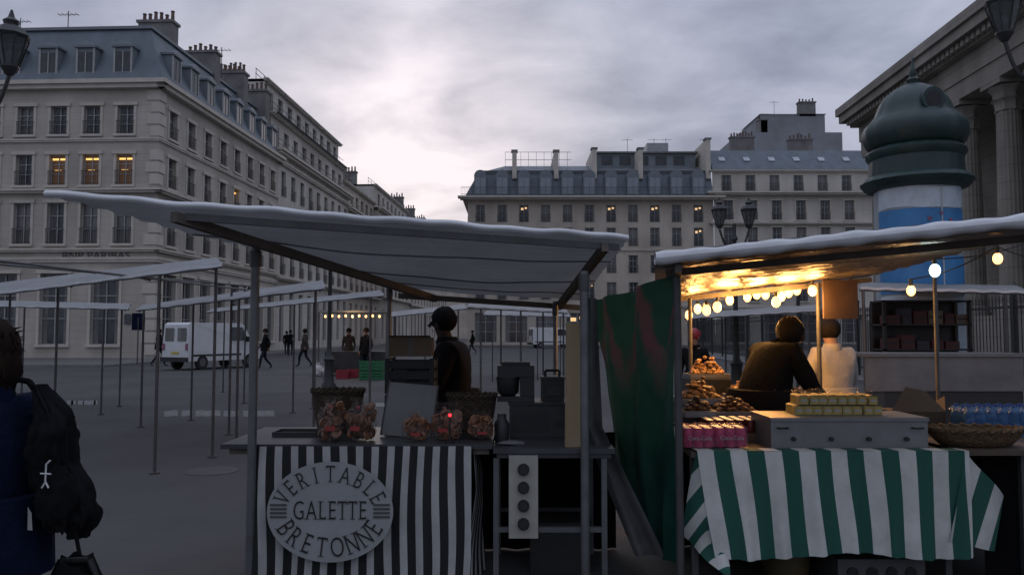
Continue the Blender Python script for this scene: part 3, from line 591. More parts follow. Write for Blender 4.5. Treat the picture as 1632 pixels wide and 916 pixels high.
# ---------------------------------------------------------------- people
SKIN=mat("skin",(.24,.14,.095),.6,0,.08,6); HAIR=mat("dark_hair",(.010,.008,.007),.75,spec=.15); SHOE=mat("black_shoe",(.012,.012,.012),.5)
JB=mat("black_jacket",(.009,.009,.0105),.95,0,.3,5,.3,20,spec=.08); NAVY=mat("navy_jacket",(.006,.009,.026),.9,0,.4,4,.4,18,spec=.08); JE=mat("dark_jeans",(.018,.02,.03),.85,spec=.2); SHW=mat("white_shirt",(.27,.255,.23),.8,0,.15,4,.4,12); BRN=mat("brown_coat",(.035,.025,.02),.85); CAPM=mat("dark_knit_cap",(.010,.010,.011),.9,spec=.05)
def person(label,loc,rz,top,legs,J=None,s=1.0,bulk=1.0,hat=None,face=True,group=None,hairmat=None,skin=None,longhair=False):
    r=root("person",label,"person",loc,rz,group); sk=skin or SKIN
    P=dict(pel=(0,0,.97),sp=(0,0,1.13),ch=(0,.0,1.32),nb=(0,-.01,1.47),h1=(0,.015,1.56),h2=(0,.025,1.655),h3=(0,.01,1.74))
    for k,sx in (('l',-1),('r',1)):
        P.update({k+'s':(sx*.175,-.01,1.42),k+'e':(sx*.235,-.03,1.14),k+'w':(sx*.225,.08,.90),k+'k_':(sx*.22,.11,.82),k+'h':(sx*.095,0,.90),k+'n':(sx*.10,.02,.50),k+'a':(sx*.10,-.03,.09),k+'t':(sx*.115,.13,.035)})
    if J: P.update(J)
    Rr=dict(pel=.145,sp=.135,ch=.15,nb=.072,h1=.060,h2=.082,h3=.056)
    for k in 'lr': Rr.update({k+'s':.072,k+'e':.05,k+'w':.034,k+'k_':.03,k+'h':.10,k+'n':.068,k+'a':.045,k+'t':.036})
    E=[('pel','sp'),('sp','ch'),('ch','nb'),('nb','h1'),('h1','h2'),('h2','h3')]
    for k in 'lr': E+=[('ch',k+'s'),(k+'s',k+'e'),(k+'e',k+'w'),(k+'w',k+'k_'),('pel',k+'h'),(k+'h',k+'n'),(k+'n',k+'a'),(k+'a',k+'t')]
    names=list(P); me=bpy.data.meshes.new("t"); me.from_pydata([P[n] for n in names],[(names.index(a),names.index(b)) for a,b in E],[])
    o=bpy.data.objects.new("t",me); COL.objects.link(o); md=o.modifiers.new("s",'SKIN'); md.use_smooth_shade=True; sb=o.modifiers.new("u",'SUBSURF'); sb.levels=2; sb.render_levels=2
    for i,n in enumerate(names):
        q=Rr[n]*(bulk if n in('pel','sp','ch') or n[1:] in('s','e') else 1); me.skin_vertices[0].data[i].radius=(q,q); me.skin_vertices[0].data[i].use_root=(i==0)
    bpy.context.view_layer.update(); em=bpy.data.meshes.new_from_object(o.evaluated_get(bpy.context.evaluated_depsgraph_get())); bpy.data.objects.remove(o)
    mats=[top,legs,sk,SHOE]; mm={}
    for a,b_ in E:
        k=0
        if b_ in('h1','h2','h3') : k=2
        elif b_.endswith('k_'): k=2
        elif b_[1:] in('n','a') and b_[0] in 'lr': k=1
        elif b_[1:]=='t': k=3
        elif b_ in('lh','rh'): k=1
        mm[(a,b_)]=k
    em.materials.clear()
    for m in mats: em.materials.append(m)
    segs=[(Vector(P[a]),Vector(P[b_]),mm[(a,b_)]) for a,b_ in E]
    for v in em.vertices:   # cloth creases
        if v.co.z<1.38 and v.co.z>.12:
            v.co+=v.normal*.012*noise.noise(Vector((v.co.x*9,v.co.y*9,v.co.z*16)))
    for p in em.polygons:
        c=p.center; best=9;bk=0
        for a,b_,k in segs:
            d=b_-a; t=max(0,min(1,(c-a).dot(d)/d.length_squared)); q=(c-(a+d*t)).length
            if q<best: best=q;bk=k
        p.material_index=bk
    mb=MB(); mb.v=[tuple(v.co) for v in em.vertices]; mb.f=[tuple(p.vertices) for p in em.polygons]; mb.m=[p.material_index for p in em.polygons]; mb.mats=mats[:]
    for k,sx in (('l',-1),('r',1)):
        w=Vector(P[k+'w']); h=Vector(P[k+'k_']); d=(h-w).normalized(); side=Vector((0,1,0)) if abs(d.y)<.7 else Vector((1,0,0)); curl=d.cross(side)*(-sx)
        for i,(o_,l) in enumerate(((-.027,.065),(-.009,.078),(.009,.074),(.026,.058))):
            a=h+side*o_; b1=a+d*l*.5; c1=b1+d*l*.4+curl*l*.3; mb.tube(a-d*.01,b1,.010,sk,n=6); mb.tube(b1,c1,.009,sk,r1=.007,n=6)
        a=w+d*.03+side*.03; mb.tube(a,a+d*.035+side*.028,.012,sk,r1=.009,n=6)
    body=mb.obj("body",r,smooth=80); 
    h=Vector(P['h2']); hm=hairmat or HAIR
    b=MB(); b.blob(h+Vector((0,-.030,.03)),(.104,.112,.112),hat or hm,.14,5,3,n=20,k2=14)
    if longhair:
        b.blob(h+Vector((0,-.055,-.05)),(.105,.085,.13),hm,.35,6,9,n=24,k2=16)
        for k in range(40):
            a=random.uniform(math.pi,2*math.pi) if k%3 else random.uniform(0,6.28); e0=h+Vector((.08*math.cos(a),-.04+.09*math.sin(a),random.uniform(-.05,.10))); b.tube(e0,e0+Vector((.035*math.cos(a),.03*math.sin(a),random.uniform(-.07,.02))),.006,hm,r1=.001,n=4)
    b.obj("hat" if hat else "hair",r,smooth=80)
    if face:
        b=MB(); b.tube(h+Vector((0,.072,.015)),h+Vector((0,.108,-.03)),.010,sk,r1=.017,n=8); b.obj("nose",r,smooth=60)
        for sx in (-1,1):
            b=MB(); b.blob(h+Vector((sx*.032,.079,.005)),(.012,.008,.008),BLACK,n=8,k2=6); b.obj("eye",r)
            b=MB(); b.blob(h+Vector((sx*.088,.01,-.02)),(.012,.022,.032),sk,n=8,k2=6); b.obj("ear",r)
        b=MB(); b.blob(h+Vector((0,.074,-.062)),(.024,.008,.006),PR,n=8,k2=6); b.obj("mouth",r)
    nb=Vector(P['nb']); b=MB(); b.lathe([(.085,-.05),(.098,.0),(.082,.045)],top,c=nb+Vector((0,0,.01)),n=14); b.obj("collar",r,smooth=60)
    b=MB(); b.lathe([(.195*bulk,.80),(.19*bulk,.95),(.165*bulk,1.10)],top,n=18,ribs=5,ra=.03); b.obj("jacket_hem",r,smooth=60)
    r.scale=(s,s,s); return r
WALK=dict(lh=(-.095,.0,.90),ln=(-.10,.2,.52),la=(-.10,.24,.09),lt=(-.11,.40,.05),rh=(.095,0,.9),rn=(.10,-.02,.5),ra=(.10,-.32,.14),rt=(.11,-.22,.04),le=(-.23,-.14,1.16),lw=(-.21,-.12,.93),lk_=(-.21,-.11,.85),re=(.23,.06,1.15),rw=(.2,.22,.96),rk_=(.2,.26,.89))
GP="pedestrians crossing the square"
person("person in dark jacket walking across the asphalt",(gx(423,34.5),34.5,0),R(120),JB,JE,WALK,1.0,group=GP)
person("person in dark coat striding with a bag",(gx(486,37),37,0),R(80),BRN,JE,WALK,1.0,group=GP)
person("person in dark clothes standing near the kerb",(gx(463,55),55,0),R(20),JB,JE,None,1.0,group=GP)
person("person in dark coat walking away",(gx(457,57),57,0),R(10),JB,JE,WALK,.97,group=GP)
person("person in dark jacket beside the parked van",(gx(254,37.5),37.5,0),R(-90),JB,JE,WALK,1.0,group=GP)
person("person in light top behind the lit stall",(gx(556,31),31,0),R(180),BRN,JE,None,1.0,group=GP)
person("person serving at the lit stall in dark top",(gx(581,29),29.3,0),R(160),JB,JE,None,1.0,group=GP)
person("person in dark jacket far across the square",(gx(753,60),60,0),R(100),JB,JE,WALK,1.0,group=GP)
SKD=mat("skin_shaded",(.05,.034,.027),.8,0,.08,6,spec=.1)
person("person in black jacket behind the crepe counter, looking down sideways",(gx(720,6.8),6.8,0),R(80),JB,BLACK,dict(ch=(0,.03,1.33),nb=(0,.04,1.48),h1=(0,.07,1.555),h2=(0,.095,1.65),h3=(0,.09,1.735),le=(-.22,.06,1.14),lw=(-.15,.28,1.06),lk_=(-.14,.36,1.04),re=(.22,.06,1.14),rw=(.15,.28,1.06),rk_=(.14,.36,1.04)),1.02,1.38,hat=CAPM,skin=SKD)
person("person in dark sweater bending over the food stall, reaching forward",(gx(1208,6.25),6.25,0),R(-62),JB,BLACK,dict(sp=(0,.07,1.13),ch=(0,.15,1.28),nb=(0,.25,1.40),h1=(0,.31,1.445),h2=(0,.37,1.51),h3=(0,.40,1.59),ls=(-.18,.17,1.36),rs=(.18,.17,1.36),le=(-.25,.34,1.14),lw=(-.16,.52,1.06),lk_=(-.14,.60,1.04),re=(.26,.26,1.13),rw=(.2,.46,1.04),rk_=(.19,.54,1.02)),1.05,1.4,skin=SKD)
person("person in white shirt with back turned behind the food stall",(gx(1325,7.6),7.6,0),R(12),SHW,JE,dict(h2=(0,.06,1.64),h3=(0,.06,1.72),le=(-.25,.04,1.14),lw=(-.17,.25,1.06),lk_=(-.15,.33,1.05),re=(.25,.04,1.14),rw=(.17,.25,1.06),rk_=(.15,.33,1.05)),.98,1.3)
person("person in red cap browsing beyond the food stall",(gx(1106,12),12,0),R(150),JB,JE,None,.93,hat=CRD)
person("person in dark coat sitting beyond the barrier",(gx(1585,11),11,-.35),R(60),JB,JE,None,.93,hat=CAPM)
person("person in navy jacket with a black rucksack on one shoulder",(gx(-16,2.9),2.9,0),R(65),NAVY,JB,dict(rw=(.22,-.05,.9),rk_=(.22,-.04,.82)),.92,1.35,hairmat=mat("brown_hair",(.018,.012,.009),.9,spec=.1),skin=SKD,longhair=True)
bp=root("rucksack","black rucksack with small white emblem hanging behind a pedestrian","rucksack",(gx(104,2.9),2.9,.86))
b=MB()
def sack(u,v):
    c=math.cos(2*math.pi*u); s_=math.sin(2*math.pi*u); e_=math.sin(math.pi*min(.97,max(.03,v)))
    w_=.085*(1.25-.75*v)*e_**.45
    x=w_*c*(abs(c)**-.3 if abs(c)>.05 else 1); y=.09*s_*e_**.4
    k_=.022*noise.noise(Vector((c*2.5,s_*2.5,v*7)))+.012*noise.noise(Vector((c*6,s_*6,v*15)))
    return Vector((x+k_*c-.15*(v-.45)+.02*math.sin(v*10),y+k_*s_,.55*v))
b.sheet(sack,56,36,JB); b.obj("bag_body",bp,smooth=70)
b=MB(); b.blob((.03,-.075,.15),(.07,.045,.11),JB,.35,5,2,n=24,k2=14); b.obj("front_pocket",bp,smooth=70)
b=MB(); b.path([(-.08,.0,.50),(-.14,.02,.56),(-.2,.02,.57),(-.27,.03,.54)],.012,JB); b.obj("strap",bp)
b=MB(); b.path([(-.08,.03,.5),(-.15,.06,.42),(-.13,.06,.25),(-.04,.05,.05)],.010,JB); b.obj("strap",bp)
b=MB(); b.path([(.05,-.05,.1),(.085,-.05,.04),(.10,-.04,-.05)],.007,JB); b.obj("strap",bp)
b=MB()
for (x0,z0,x1,z1) in ((0,.24,.0,.30),(-.018,.27,.018,.268),(-.012,.22,.0,.24),(.012,.22,0,.24),(.0,.30,.014,.315)): b.tube((x0+.02,-.128,z0-.02),(x1+.02,-.126,z1-.02),.003,WHITE,n=5)
b.obj("emblem",bp)
b=MB(); b.face([(-.05,-.105,.05),(-.03,-.11,.05),(-.035,-.11,.11),(-.055,-.10,.13)],FRAME); b.obj("reflective_tab",bp)
b=MB(); b.blob((0,0,.36),(.15,.12,.39),JB,.25,3,5,flat=-.35,n=24,k2=16); b.path([(-.09,0,.66),(-.05,0,.745),(.05,0,.75),(.09,0,.66)],.013,BLACK); b.obj("holdall_bag",loc=(gx(132,3.0),3.0,.0),smooth=70,label="black soft bag with carry handle standing on the ground",cat="bag")
# ---------------------------------------------------------------- crepe stall
CS=root("crepe_market_stall","crepe stall with grey corrugated roof, steel posts and counter","market stall",(0,0,0))
q=[pt(72,316,4.0),pt(1002,384,5.0),pt(925,482,6.7),pt(640,463,6.6)]
NV=40
def corr(u,v): return bil(q,u,v)+Vector((0,0,.007*math.sin(v*NV*math.pi)-.06*math.sin(u*math.pi)*math.sin(v*math.pi)+.02*noise.noise(Vector((u*4,v*3,0)))))
b=MB(); b.sheet(lambda u,v:corr(u,v)+Vector((0,0,.02)),60,NV*5,TARPG); b.obj("roof_cover",CS,smooth=80)
for v in (.3,.62,.85):
    b=MB(); P=[corr(u/20,v)+Vector((0,0,.012)) for u in range(0,21)]; b.path(P,.006,TARPG,n=5); b.obj("roof_batten",CS)
b=MB(); b.sheet(lambda u,v:bil(q,u,0)+Vector((0,-.02*math.sin(v*math.pi),.042-.04*v+.004*math.sin(u*60)+.004*math.sin(u*23))),120,4,TARPR); b.obj("roof_edging",CS,smooth=70)
def beam(b,p,r,w,h,m):
    p=Vector(p);r=Vector(r);d=(r-p); Ln=d.length; M=Matrix.Translation(p)@d.to_track_quat('Y','Z').to_matrix().to_4x4(); b.box(-w/2,w/2,0,Ln,-h/2,h/2,m,M)
dz=Vector((0,0,-.05))
for u in (.185,.95):
    b=MB(); beam(b,bil(q,u,0)+dz,bil(q,min(u*.9+.02,1),1)+dz,.045,.055,BEAM); b.obj("rafter",CS)
b=MB(); beam(b,bil(q,.19,.02)+dz*.7,bil(q,.98,.02)+dz*.7,.03,.04,GALVD); b.obj("roof_crossbeam",CS)
b=MB(); beam(b,bil(q,.0,.985)+dz,bil(q,1,.985)+dz,.035,.045,BEAM); b.obj("roof_crossbeam",CS)
for (u,d,vt) in ((405,4.9,395),(931,4.88,432),(620,6.3,455),(885,6.5,480)):
    x=gx(u,d); b=MB(); zt=pt(u,vt,d).z; b.tube((x,d,0),(x,d,zt),.027 if d<6 else .018,GALV,n=12); b.tube((x,d,zt-.12),(x,d,zt-.02),.035 if d<6 else .025,GALVD,n=12); b.obj("post",CS,smooth=40)
TBL=mat("worn_table_top",(.065,.068,.072),.35,.3,.3,3)
xa=gx(355,4.95); xb=gx(785,4.95); xc=gx(978,4.95)
b=MB(); b.box(xa,xb,4.95,5.85,.875,.905,TBL); b.box(xa+.05,xb-.02,4.97,5.83,.84,.873,BEAM); b.obj("table_top",CS)
b=MB(); b.box(xb+.005,xc,4.93,5.85,.85,.88,TBL); b.box(xb+.03,xc-.02,4.95,5.83,.82,.848,GALVD); b.obj("table_top",CS)
for u,d in ((791,4.96),(961,4.96),(791,5.8),(961,5.8)):
    b=MB(); x=gx(u,4.96); b.box(x-.017,x+.017,d-.017,d+.017,0,.818,GALV); b.obj("table_leg",CS)
b=MB(); b.box(gx(795,4.96),gx(957,4.96),4.945,4.975,.365,.395,GALV); b.obj("table_rail",CS)
b=MB(); b.box(gx(795,4.96),gx(957,4.96),5.785,5.815,.3,.33,GALVD); b.obj("table_rail",CS)
DRP=mat("dark_backing_sheet",(.008,.008,.009),.95,spec=.05)  # near-black sheet colour, used to darken the space under the counters
b=MB(); b.sheet(lambda u,v:Vector((gx(700,5.7)+1.30*u,5.9+.02*math.sin(u*40),.86-.85*v)),60,4,DRP); b.obj("added_dark_backing",smooth=70,label="added black sheet standing in for shade behind the crepe counter",cat="cloth")  # added sheet; its black paints the shade under the crepe table
BW=stripes("black_white_stripe_cloth",(.38,.38,.37),(.010,.010,.011),.098,.54)
x0=gx(405,4.93); x1=gx(752,4.93)
def cl(u,v):
    x=x0+(x1-x0)*u; a=.35+.65*v
    return Vector((x+.02*v*(1-u),4.93-.024*a*math.sin(u*25+1.2*v)-.014*math.sin(u*57+v)*v-.02*v,.895-.87*v))
b=MB(); b.sheet(cl,140,24,BW,lambda u,v:(u*(x1-x0)+.015*v+.008*math.sin(v*5+u*8),v)); b.obj("striped_cloth",CS,smooth=70)
b=MB(); b.sheet(lambda u,v:Vector((x1+.005+.09*v*u+.02*math.sin(v*6),4.93+.5*u-.02*v,.893-.86*v)),10,16,BW,lambda u,v:(u*.4+.35*v,v)); b.obj("cloth_side_fold",CS,smooth=70)
OVAL=mat("oval_banner_panel",(.29,.295,.295),.65,0,.12,4); INK=mat("banner_black_ink",(.012,.012,.012),.6); INKG=mat("banner_flag_grey",(.07,.07,.07),.6)
oc=Vector((gx(530,4.86),4.855,pt(530,815,4.86).z)); ea,eb=.385,.302
b=MB(); pts=[(ea*math.cos(t*2*math.pi/64),-.0,eb*math.sin(t*2*math.pi/64)) for t in range(64)]
b.face(pts,OVAL); b.face([(x,.006,z) for x,_,z in pts][::-1],OVAL)
for i in range(64):
    j=(i+1)%64; b.face([pts[i],pts[j],(pts[j][0],.006,pts[j][2]),(pts[i][0],.006,pts[i][2])],OVAL)
OV=put(b.mesh("banner_sign"),"banner_sign",None,oc,0,None,"oval grey banner with black lettering pinned on the striped cloth","sign")
b=MB(); RX=Matrix.Rotation(R(90),4,'X')
def arc(txt,t0,t1,a_,b_,size,top,sx):
    n=len(txt)
    for i,ch in enumerate(txt):
        t=R(t0+(t1-t0)*i/(n-1)); x=a_*math.cos(t); z=b_*math.sin(t)
        ang=math.atan2(-b_*math.cos(t),a_*math.sin(t)) if top else math.atan2(b_*math.cos(t),-a_*math.sin(t))
        M=Matrix.Translation((x,-.004,z))@Matrix.Rotation(-ang,4,'Y')@RX
        b.text(ch,size,M,INK,sx,-.0022,serif=True)
arc("VERITABLE",158,22,.308,.225,.15,True,.66)
arc("BRETONNE",206,334,.302,.218,.175,False,.64)
adv={'G':.080,'A':.075,'L':.058,'E':.062,'T':.062}; x=-.5*sum(adv[c] for c in "GALETTE")
for c in "GALETTE":
    b.text(c,.165,Matrix.Translation((x+adv[c]/2,-.004,.005))@RX,INK,.62,-.0022,serif=True); x+=adv[c]
for s in (-1,1):
    for k in range(4): b.box(s*.315-.05,s*.315+.05,-.005,-.001,-.035+k*.024,-.023+k*.024,INKG)
b.obj("lettering",OV)
x=gx(834,4.9)
SP=root("socket_panel","off-white electrical panel with four black sockets under the counter","electrical panel",(x,4.9,.34)); b=MB(); b.box(-.09,.09,0,.05,0,.5,mat("cream_panel",(.34,.33,.29),.6)); b.obj("panel",SP)
for k in range(4):
    b=MB(); b.tube((0,-.03,.09+k*.11),(0,-.001,.09+k*.11),.036,BLACK,n=20); b.tube((0,-.034,.09+k*.11),(0,-.0305,.09+k*.11),.024,DARK,n=16); b.obj("socket",SP,smooth=40)
BAGM=mat("clear_bag_biscuits",(.19,.085,.04),.35,0,.7,22,.7,30); BAGC=mat("clear_bag_sheen",(.22,.18,.17),.18,0,.3,9,.9,25,alpha=.16); BAGR=mat("red_ribbon",(.3,.03,.03),.5)
def goodsbag(u,d,w,h,z,lab):
    r=root("biscuit_bag",lab,"bag of biscuits",(gx(u,d),d,z),random.uniform(-.2,.2),"clear bags of biscuits on the crepe counter"); b=MB()
    for k in range(34):
        c_=Vector((random.uniform(-w*.38,w*.38),random.uniform(-.05,.05),.03+random.random()*h*.78)); dv=Vector((random.uniform(-1,1),random.uniform(-1,1),random.uniform(-.6,.6))).normalized()*.007
        b.tube(c_-dv,c_+dv,.032,BAGM,n=12)
    b.obj("biscuits",r)
    b=MB(); b.blob((0,0,h*.45),(w*.54,.09,h*.5),BAGC,.45,4.5,u,n=26,k2=16,flat=-h*.44); b.sheet(lambda a,v:Vector(((a-.5)*w*(.3+.5*v),.02*math.sin(a*15),h*.86+.07*v)),12,3,BAGC); b.obj("bag_film",r,smooth=60)
    b=MB(); b.tube((-.012,-.03,h*.88),(.012,-.03,h*.88),.012,BAGR); b.box(-.03,.03,-.094,-.092,h*.3,h*.42,BAGR); b.obj("ribbon",r)
goodsbag(530,5.1,.17,.25,.906,"clear plastic bag filled with biscuits"); goodsbag(575,5.12,.19,.24,.906,"clear plastic bag filled with brown biscuits")
goodsbag(664,5.1,.17,.15,.906,"low clear bag of pink sweets"); goodsbag(712,5.15,.2,.2,.906,"clear bag of biscuits beside the price board"); goodsbag(768,5.2,.16,.13,.906,"small paper bag with biscuits")
WICK=mat("wicker",(.05,.034,.02),.9,0,.5,25,.8,60)
def basket(loc,rx,ry,h,label,m=WICK):
    r=root("wicker_basket",label,"basket",loc); b=MB(); b.lathe([(rx*.75,0),(rx*.9,h*.5),(rx,h),(rx*1.04,h+.01),(rx*1.02,h+.03),(rx*.95,h+.01),(rx*.85,h*.5),(rx*.7,.02)],m,n=36,ribs=18,ra=.02); o=b.obj("basket_body",r,smooth=60); o.scale=(1,ry/rx,1)
    b=MB()
    for i in range(24):
        a=i*math.pi/12; b.tube((rx*1.02*math.cos(a),ry*1.02*math.sin(a),h+.01),(rx*1.02*math.cos(a+.26),ry*1.02*math.sin(a+.26),h+.03),.012,m,n=5)
    b.obj("rim",r); return r
basket((gx(540,5.55),5.55,.906),.18,.13,.27,"dark wicker basket standing on the crepe counter")
basket((gx(752,5.5),5.5,.906),.17,.12,.24,"dark wicker basket beside the biscuit bags")
b=MB(); M=Matrix.Translation((gx(648,5.3),5.3,.906))@Matrix.Rotation(R(-22),4,'X')@Matrix.Rotation(R(5),4,'Y')
b.box(-.165,.165,0,.012,0,.37,mat("grey_menu_board",(.14,.14,.135),.6),M); b.box(-.175,-.166,-.005,.017,0,.375,DARK,M); b.box(.166,.175,-.005,.017,0,.375,DARK,M)
b.tube(M@Vector((0,.02,.3)),(gx(648,5.3),5.62,.906),.008,DARK); b.obj("menu_board",label="plain grey price board propped on the crepe counter",cat="board")
b=MB(); b.box(-.15,.15,-.1,.1,0,.012,DARK); b.box(-.15,-.14,-.1,.1,.012,.03,DARK); b.box(.14,.15,-.1,.1,.012,.03,DARK); b.box(-.14,.14,.09,.1,.012,.03,DARK); b.box(-.14,.14,-.1,-.09,.012,.03,DARK)
b.obj("serving_tray",loc=(gx(478,5.4),5.4,.906),label="dark shallow tray lying at the end of the counter",cat="tray")
DKC=mat("dark_crate_plastic",(.012,.013,.014),.7)
for i in range(2): crate(gx(656,5.75),5.78,.906+i*.26,.32,.26,.25,DKC,"dark plastic crate stacked on the crepe counter")
for i in range(2):
    b=MB(); b.box(-.135,.135,-.1,.1,0,.2,DKC); b.box(-.12,-.02,-.11,-.101,.02,.15,BLACK); b.obj("carton_box",loc=(gx(656,5.75),5.78,.928+i*.26),label="dark carton inside a plastic crate",cat="box",group="dark cartons in crates")
CBD=mat("cardboard",(.105,.072,.045),.85)
b=MB(); b.box(-.15,.15,-.12,.12,0,.135,CBD); b.box(-.02,.02,-.122,-.1205,0,.135,BEAM); b.face([(-.15,-.12,.136),(.15,-.12,.136),(.15,-.17,.15),(-.15,-.17,.15)],CBD); b.obj("cardboard_box",loc=(gx(656,5.75),5.78,1.43),label="small cardboard box on top of the dark crates",cat="box")
MX=root("dough_mixer","dark grey stand mixer with bowl on the crepe counter","mixer",(gx(822,5.6),5.6,1.12))
b=MB(); b.box(-.13,.13,-.10,.10,0,.035,DARK); b.box(.03,.13,-.07,.07,.036,.17,DARK); b.obj("mixer_stand",MX)
b=MB(); b.box(-.13,.13,-.08,.08,.171,.25,DARK); b.box(-.10,.10,-.06,.06,.252,.275,BLACK); b.obj("mixer_head",MX,smooth=60)
b=MB(); b.lathe([(.05,.037),(.075,.06),(.08,.13),(.085,.165),(.075,.16)],DARK,(-.055,0,0),20); b.obj("mixer_bowl",MX,smooth=50)
b=MB(); b.box(-.08,.08,-.09,.09,0,.15,BLACK); b.box(-.085,.085,-.095,.095,.152,.17,DARK); b.path([(-.05,0,.17),(-.05,0,.21),(.05,0,.21),(.05,0,.17)],.01,BLACK); b.box(-.05,.05,-.1,-.091,.04,.11,DARK); b.obj("coffee_machine",loc=(gx(880,5.65),5.65,1.12),label="boxy black machine with handle standing on the griddle cabinet",cat="machine")
b=MB(); b.box(-.17,.3,-.18,.2,0,.22,DARK); b.box(-.14,.1,-.185,-.181,.04,.18,BLACK); b.box(-.18,.31,-.19,.21,.222,.238,DARK)
for k in range(3): b.tube((.15+k*.05,-.2,.1),(.15+k*.05,-.18,.1),.016,BLACK,n=10)
b.obj("griddle_cabinet",loc=(gx(850,5.6),5.62,.882),label="dark metal griddle cabinet on the crepe counter",cat="griddle")
b=MB(); b.lathe([(.045,0),(.05,.02),(.05,.12),(.03,.15),(.03,.18)],DARK,n=14); b.obj("sauce_jar",loc=(gx(800,5.3),5.25,.881),smooth=50,label="dark sauce jar on the crepe counter",cat="jar")
b=MB(); b.box(-.05,.05,-.012,.012,0,.78,WOOD); b.box(-.045,.045,.013,.02,.1,.14,BEAM); b.obj("wooden_plank",loc=(gx(912,5.0),5.0,.882),rot=(0,R(.8),R(20)),label="pale wooden plank standing upright on the counter",cat="plank")
b=MB(); b.box(-.2,.2,-.15,.15,0,.3,DARK); b.box(-.21,.21,-.16,.16,.302,.33,BLACK); b.obj("storage_box",loc=(gx(890,5.5),5.5,0),label="black lidded storage box under the counter",cat="box")
b=MB(); b.blob((0,0,.01),(.09,.05,.015),mat("paper_white",(.12,.12,.12),.7),.3,4,2); b.obj("paper_napkins",loc=(gx(815,5.1),5.1,.883),label="crumpled pale paper lying on the counter",cat="paper")
b=MB(); b.blob((0,0,0),(.010,.010,.010),mat("red_led_glow",(.8,.02,.02),.4,emit=(1,.02,.03),es=4),n=8,k2=6); b.tube((0,0,-.16),(0,0,-.01),.006,BLACK); b.tube((0,0,-.173),(0,0,-.16),.03,BLACK,n=10); b.obj("red_indicator_lamp",loc=(gx(718,5.02),5.0,1.08),label="small glowing red indicator lamp among the biscuit bags",cat="lamp")
# grey draped sheet and green-red tarpaulin
GS=mat("grey_drape_fabric",(.10,.102,.102),.8,0,.3,4,.3,12,spec=.2,thin=.2)
def rib(u,v):
    cx=940+ (8*v if v<.5 else 4+ (v-.5)*2*92); cy=475+410*v; wv=11+9*v+8*max(0,v-.5)
    p=pt(cx+(u-.5)*2*wv,cy,4.94+.2*math.sin(v*2)); return p+Vector((0,.03*math.sin(u*9+v*3),0))
b=MB(); b.sheet(rib,10,40,GS); b.obj("grey_draped_sheet",smooth=70,label="grey cloth sheet draped diagonally between the two stalls",cat="cloth")
TG=mat("green_red_tarpaulin",(.011,.060,.045),.5,0,.4,2,.4,7,spec=.3,thin=.15); nt=TG.node_tree; N=nt.nodes; L=nt.links; b_=N["Principled BSDF"]
tc=N.new("ShaderNodeTexCoord"); sx_=N.new("ShaderNodeSeparateXYZ"); L.new(tc.outputs["UV"],sx_.inputs[0])
def m2(op,a,b=0,cl=False):
    n=N.new("ShaderNodeMath"); n.operation=op; n.use_clamp=cl
    for i,x in enumerate((a,b)):
        if isinstance(x,(int,float)): n.inputs[i].default_value=x
        else: L.new(x,n.inputs[i])
    return n.outputs[0]
nz=N.new("ShaderNodeTexNoise"); nz.inputs["Scale"].default_value=9; nz.inputs["Detail"].default_value=5; L.new(tc.outputs["UV"],nz.inputs["Vector"])
fu=m2('ABSOLUTE',m2('SUBTRACT',m2('FRACT',m2('MULTIPLY',m2('ADD',sx_.outputs[0],m2('MULTIPLY',sx_.outputs[1],.25)),2.3)),.5))
dd=m2('ABSOLUTE',m2('SUBTRACT',m2('ADD',m2('MULTIPLY',sx_.outputs[1],1.25),m2('MULTIPLY',m2('SUBTRACT',nz.outputs[0],.5),.35)),m2('ADD',.02,m2('MULTIPLY',fu,.95))))
f_=m2('MULTIPLY',m2('MULTIPLY',m2('SUBTRACT',.13,dd),12,True),m2('MULTIPLY',m2('SUBTRACT',.44,sx_.outputs[1]),5,True),True)
mxn=N.new("ShaderNodeMix"); mxn.data_type='RGBA'; L.new(m2('MULTIPLY',f_,.85),mxn.inputs[0]); L.new(b_.inputs["Base Color"].links[0].from_socket,mxn.inputs[6]); mxn.inputs[7].default_value=(.23,.04,.075,1); L.new(mxn.outputs[2],b_.inputs["Base Color"])
tq=[pt(940,478,6.4),pt(1082,430,4.95),pt(1078,900,4.95),pt(1000,850,5.9)]
b=MB(); b.sheet(lambda u,v:bil(tq,u,v)+Vector((.035*math.sin(v*4+u*16)*(1-.4*v)+.015*noise.noise(Vector((u*8,v*5,0))),.03*math.sin(u*22),-.03*math.sin(u*math.pi)*(1-v))),60,40,TG); b.obj("side_tarpaulin",smooth=70,label="green tarpaulin with red pattern hung as the stall side wall",cat="tarpaulin")
# ---------------------------------------------------------------- food stall
FD=root("food_market_stall","lit food stall with white roof edge and reflective lining","market stall",(0,0,0))
FOIL=mat("reflective_roof_lining",(.34,.29,.24),.32,.75,.25,3,.6,18)
q2=[pt(1043,418,4.7),pt(1765,345,4.1),pt(1385,440,7.2),pt(1045,474,7.2)]
b=MB(); b.sheet(lambda u,v:bil(q2,u,v)+Vector((0,0,.016*abs(math.sin(v*38))-.012*abs(math.sin(u*12))+.01*noise.noise(Vector((u*14,v*9,0))))),80,160,FOIL); b.obj("roof_lining",FD,smooth=70)
b=MB(); b.sheet(lambda u,v:bil(q2,u,v)+Vector((0,0,.06)),10,4,TARPW); b.obj("roof_cover",FD)
b=MB(); b.sheet(lambda u,v:bil(q2,u,0)+Vector((0,-.040*math.cos(v*2*math.pi)-.02,(.038+.004*math.sin(u*70)+.004*math.sin(u*31))*math.sin(v*2*math.pi)+.02)),120,14,TARPR); b.obj("rolled_awning_edge",FD,smooth=70)
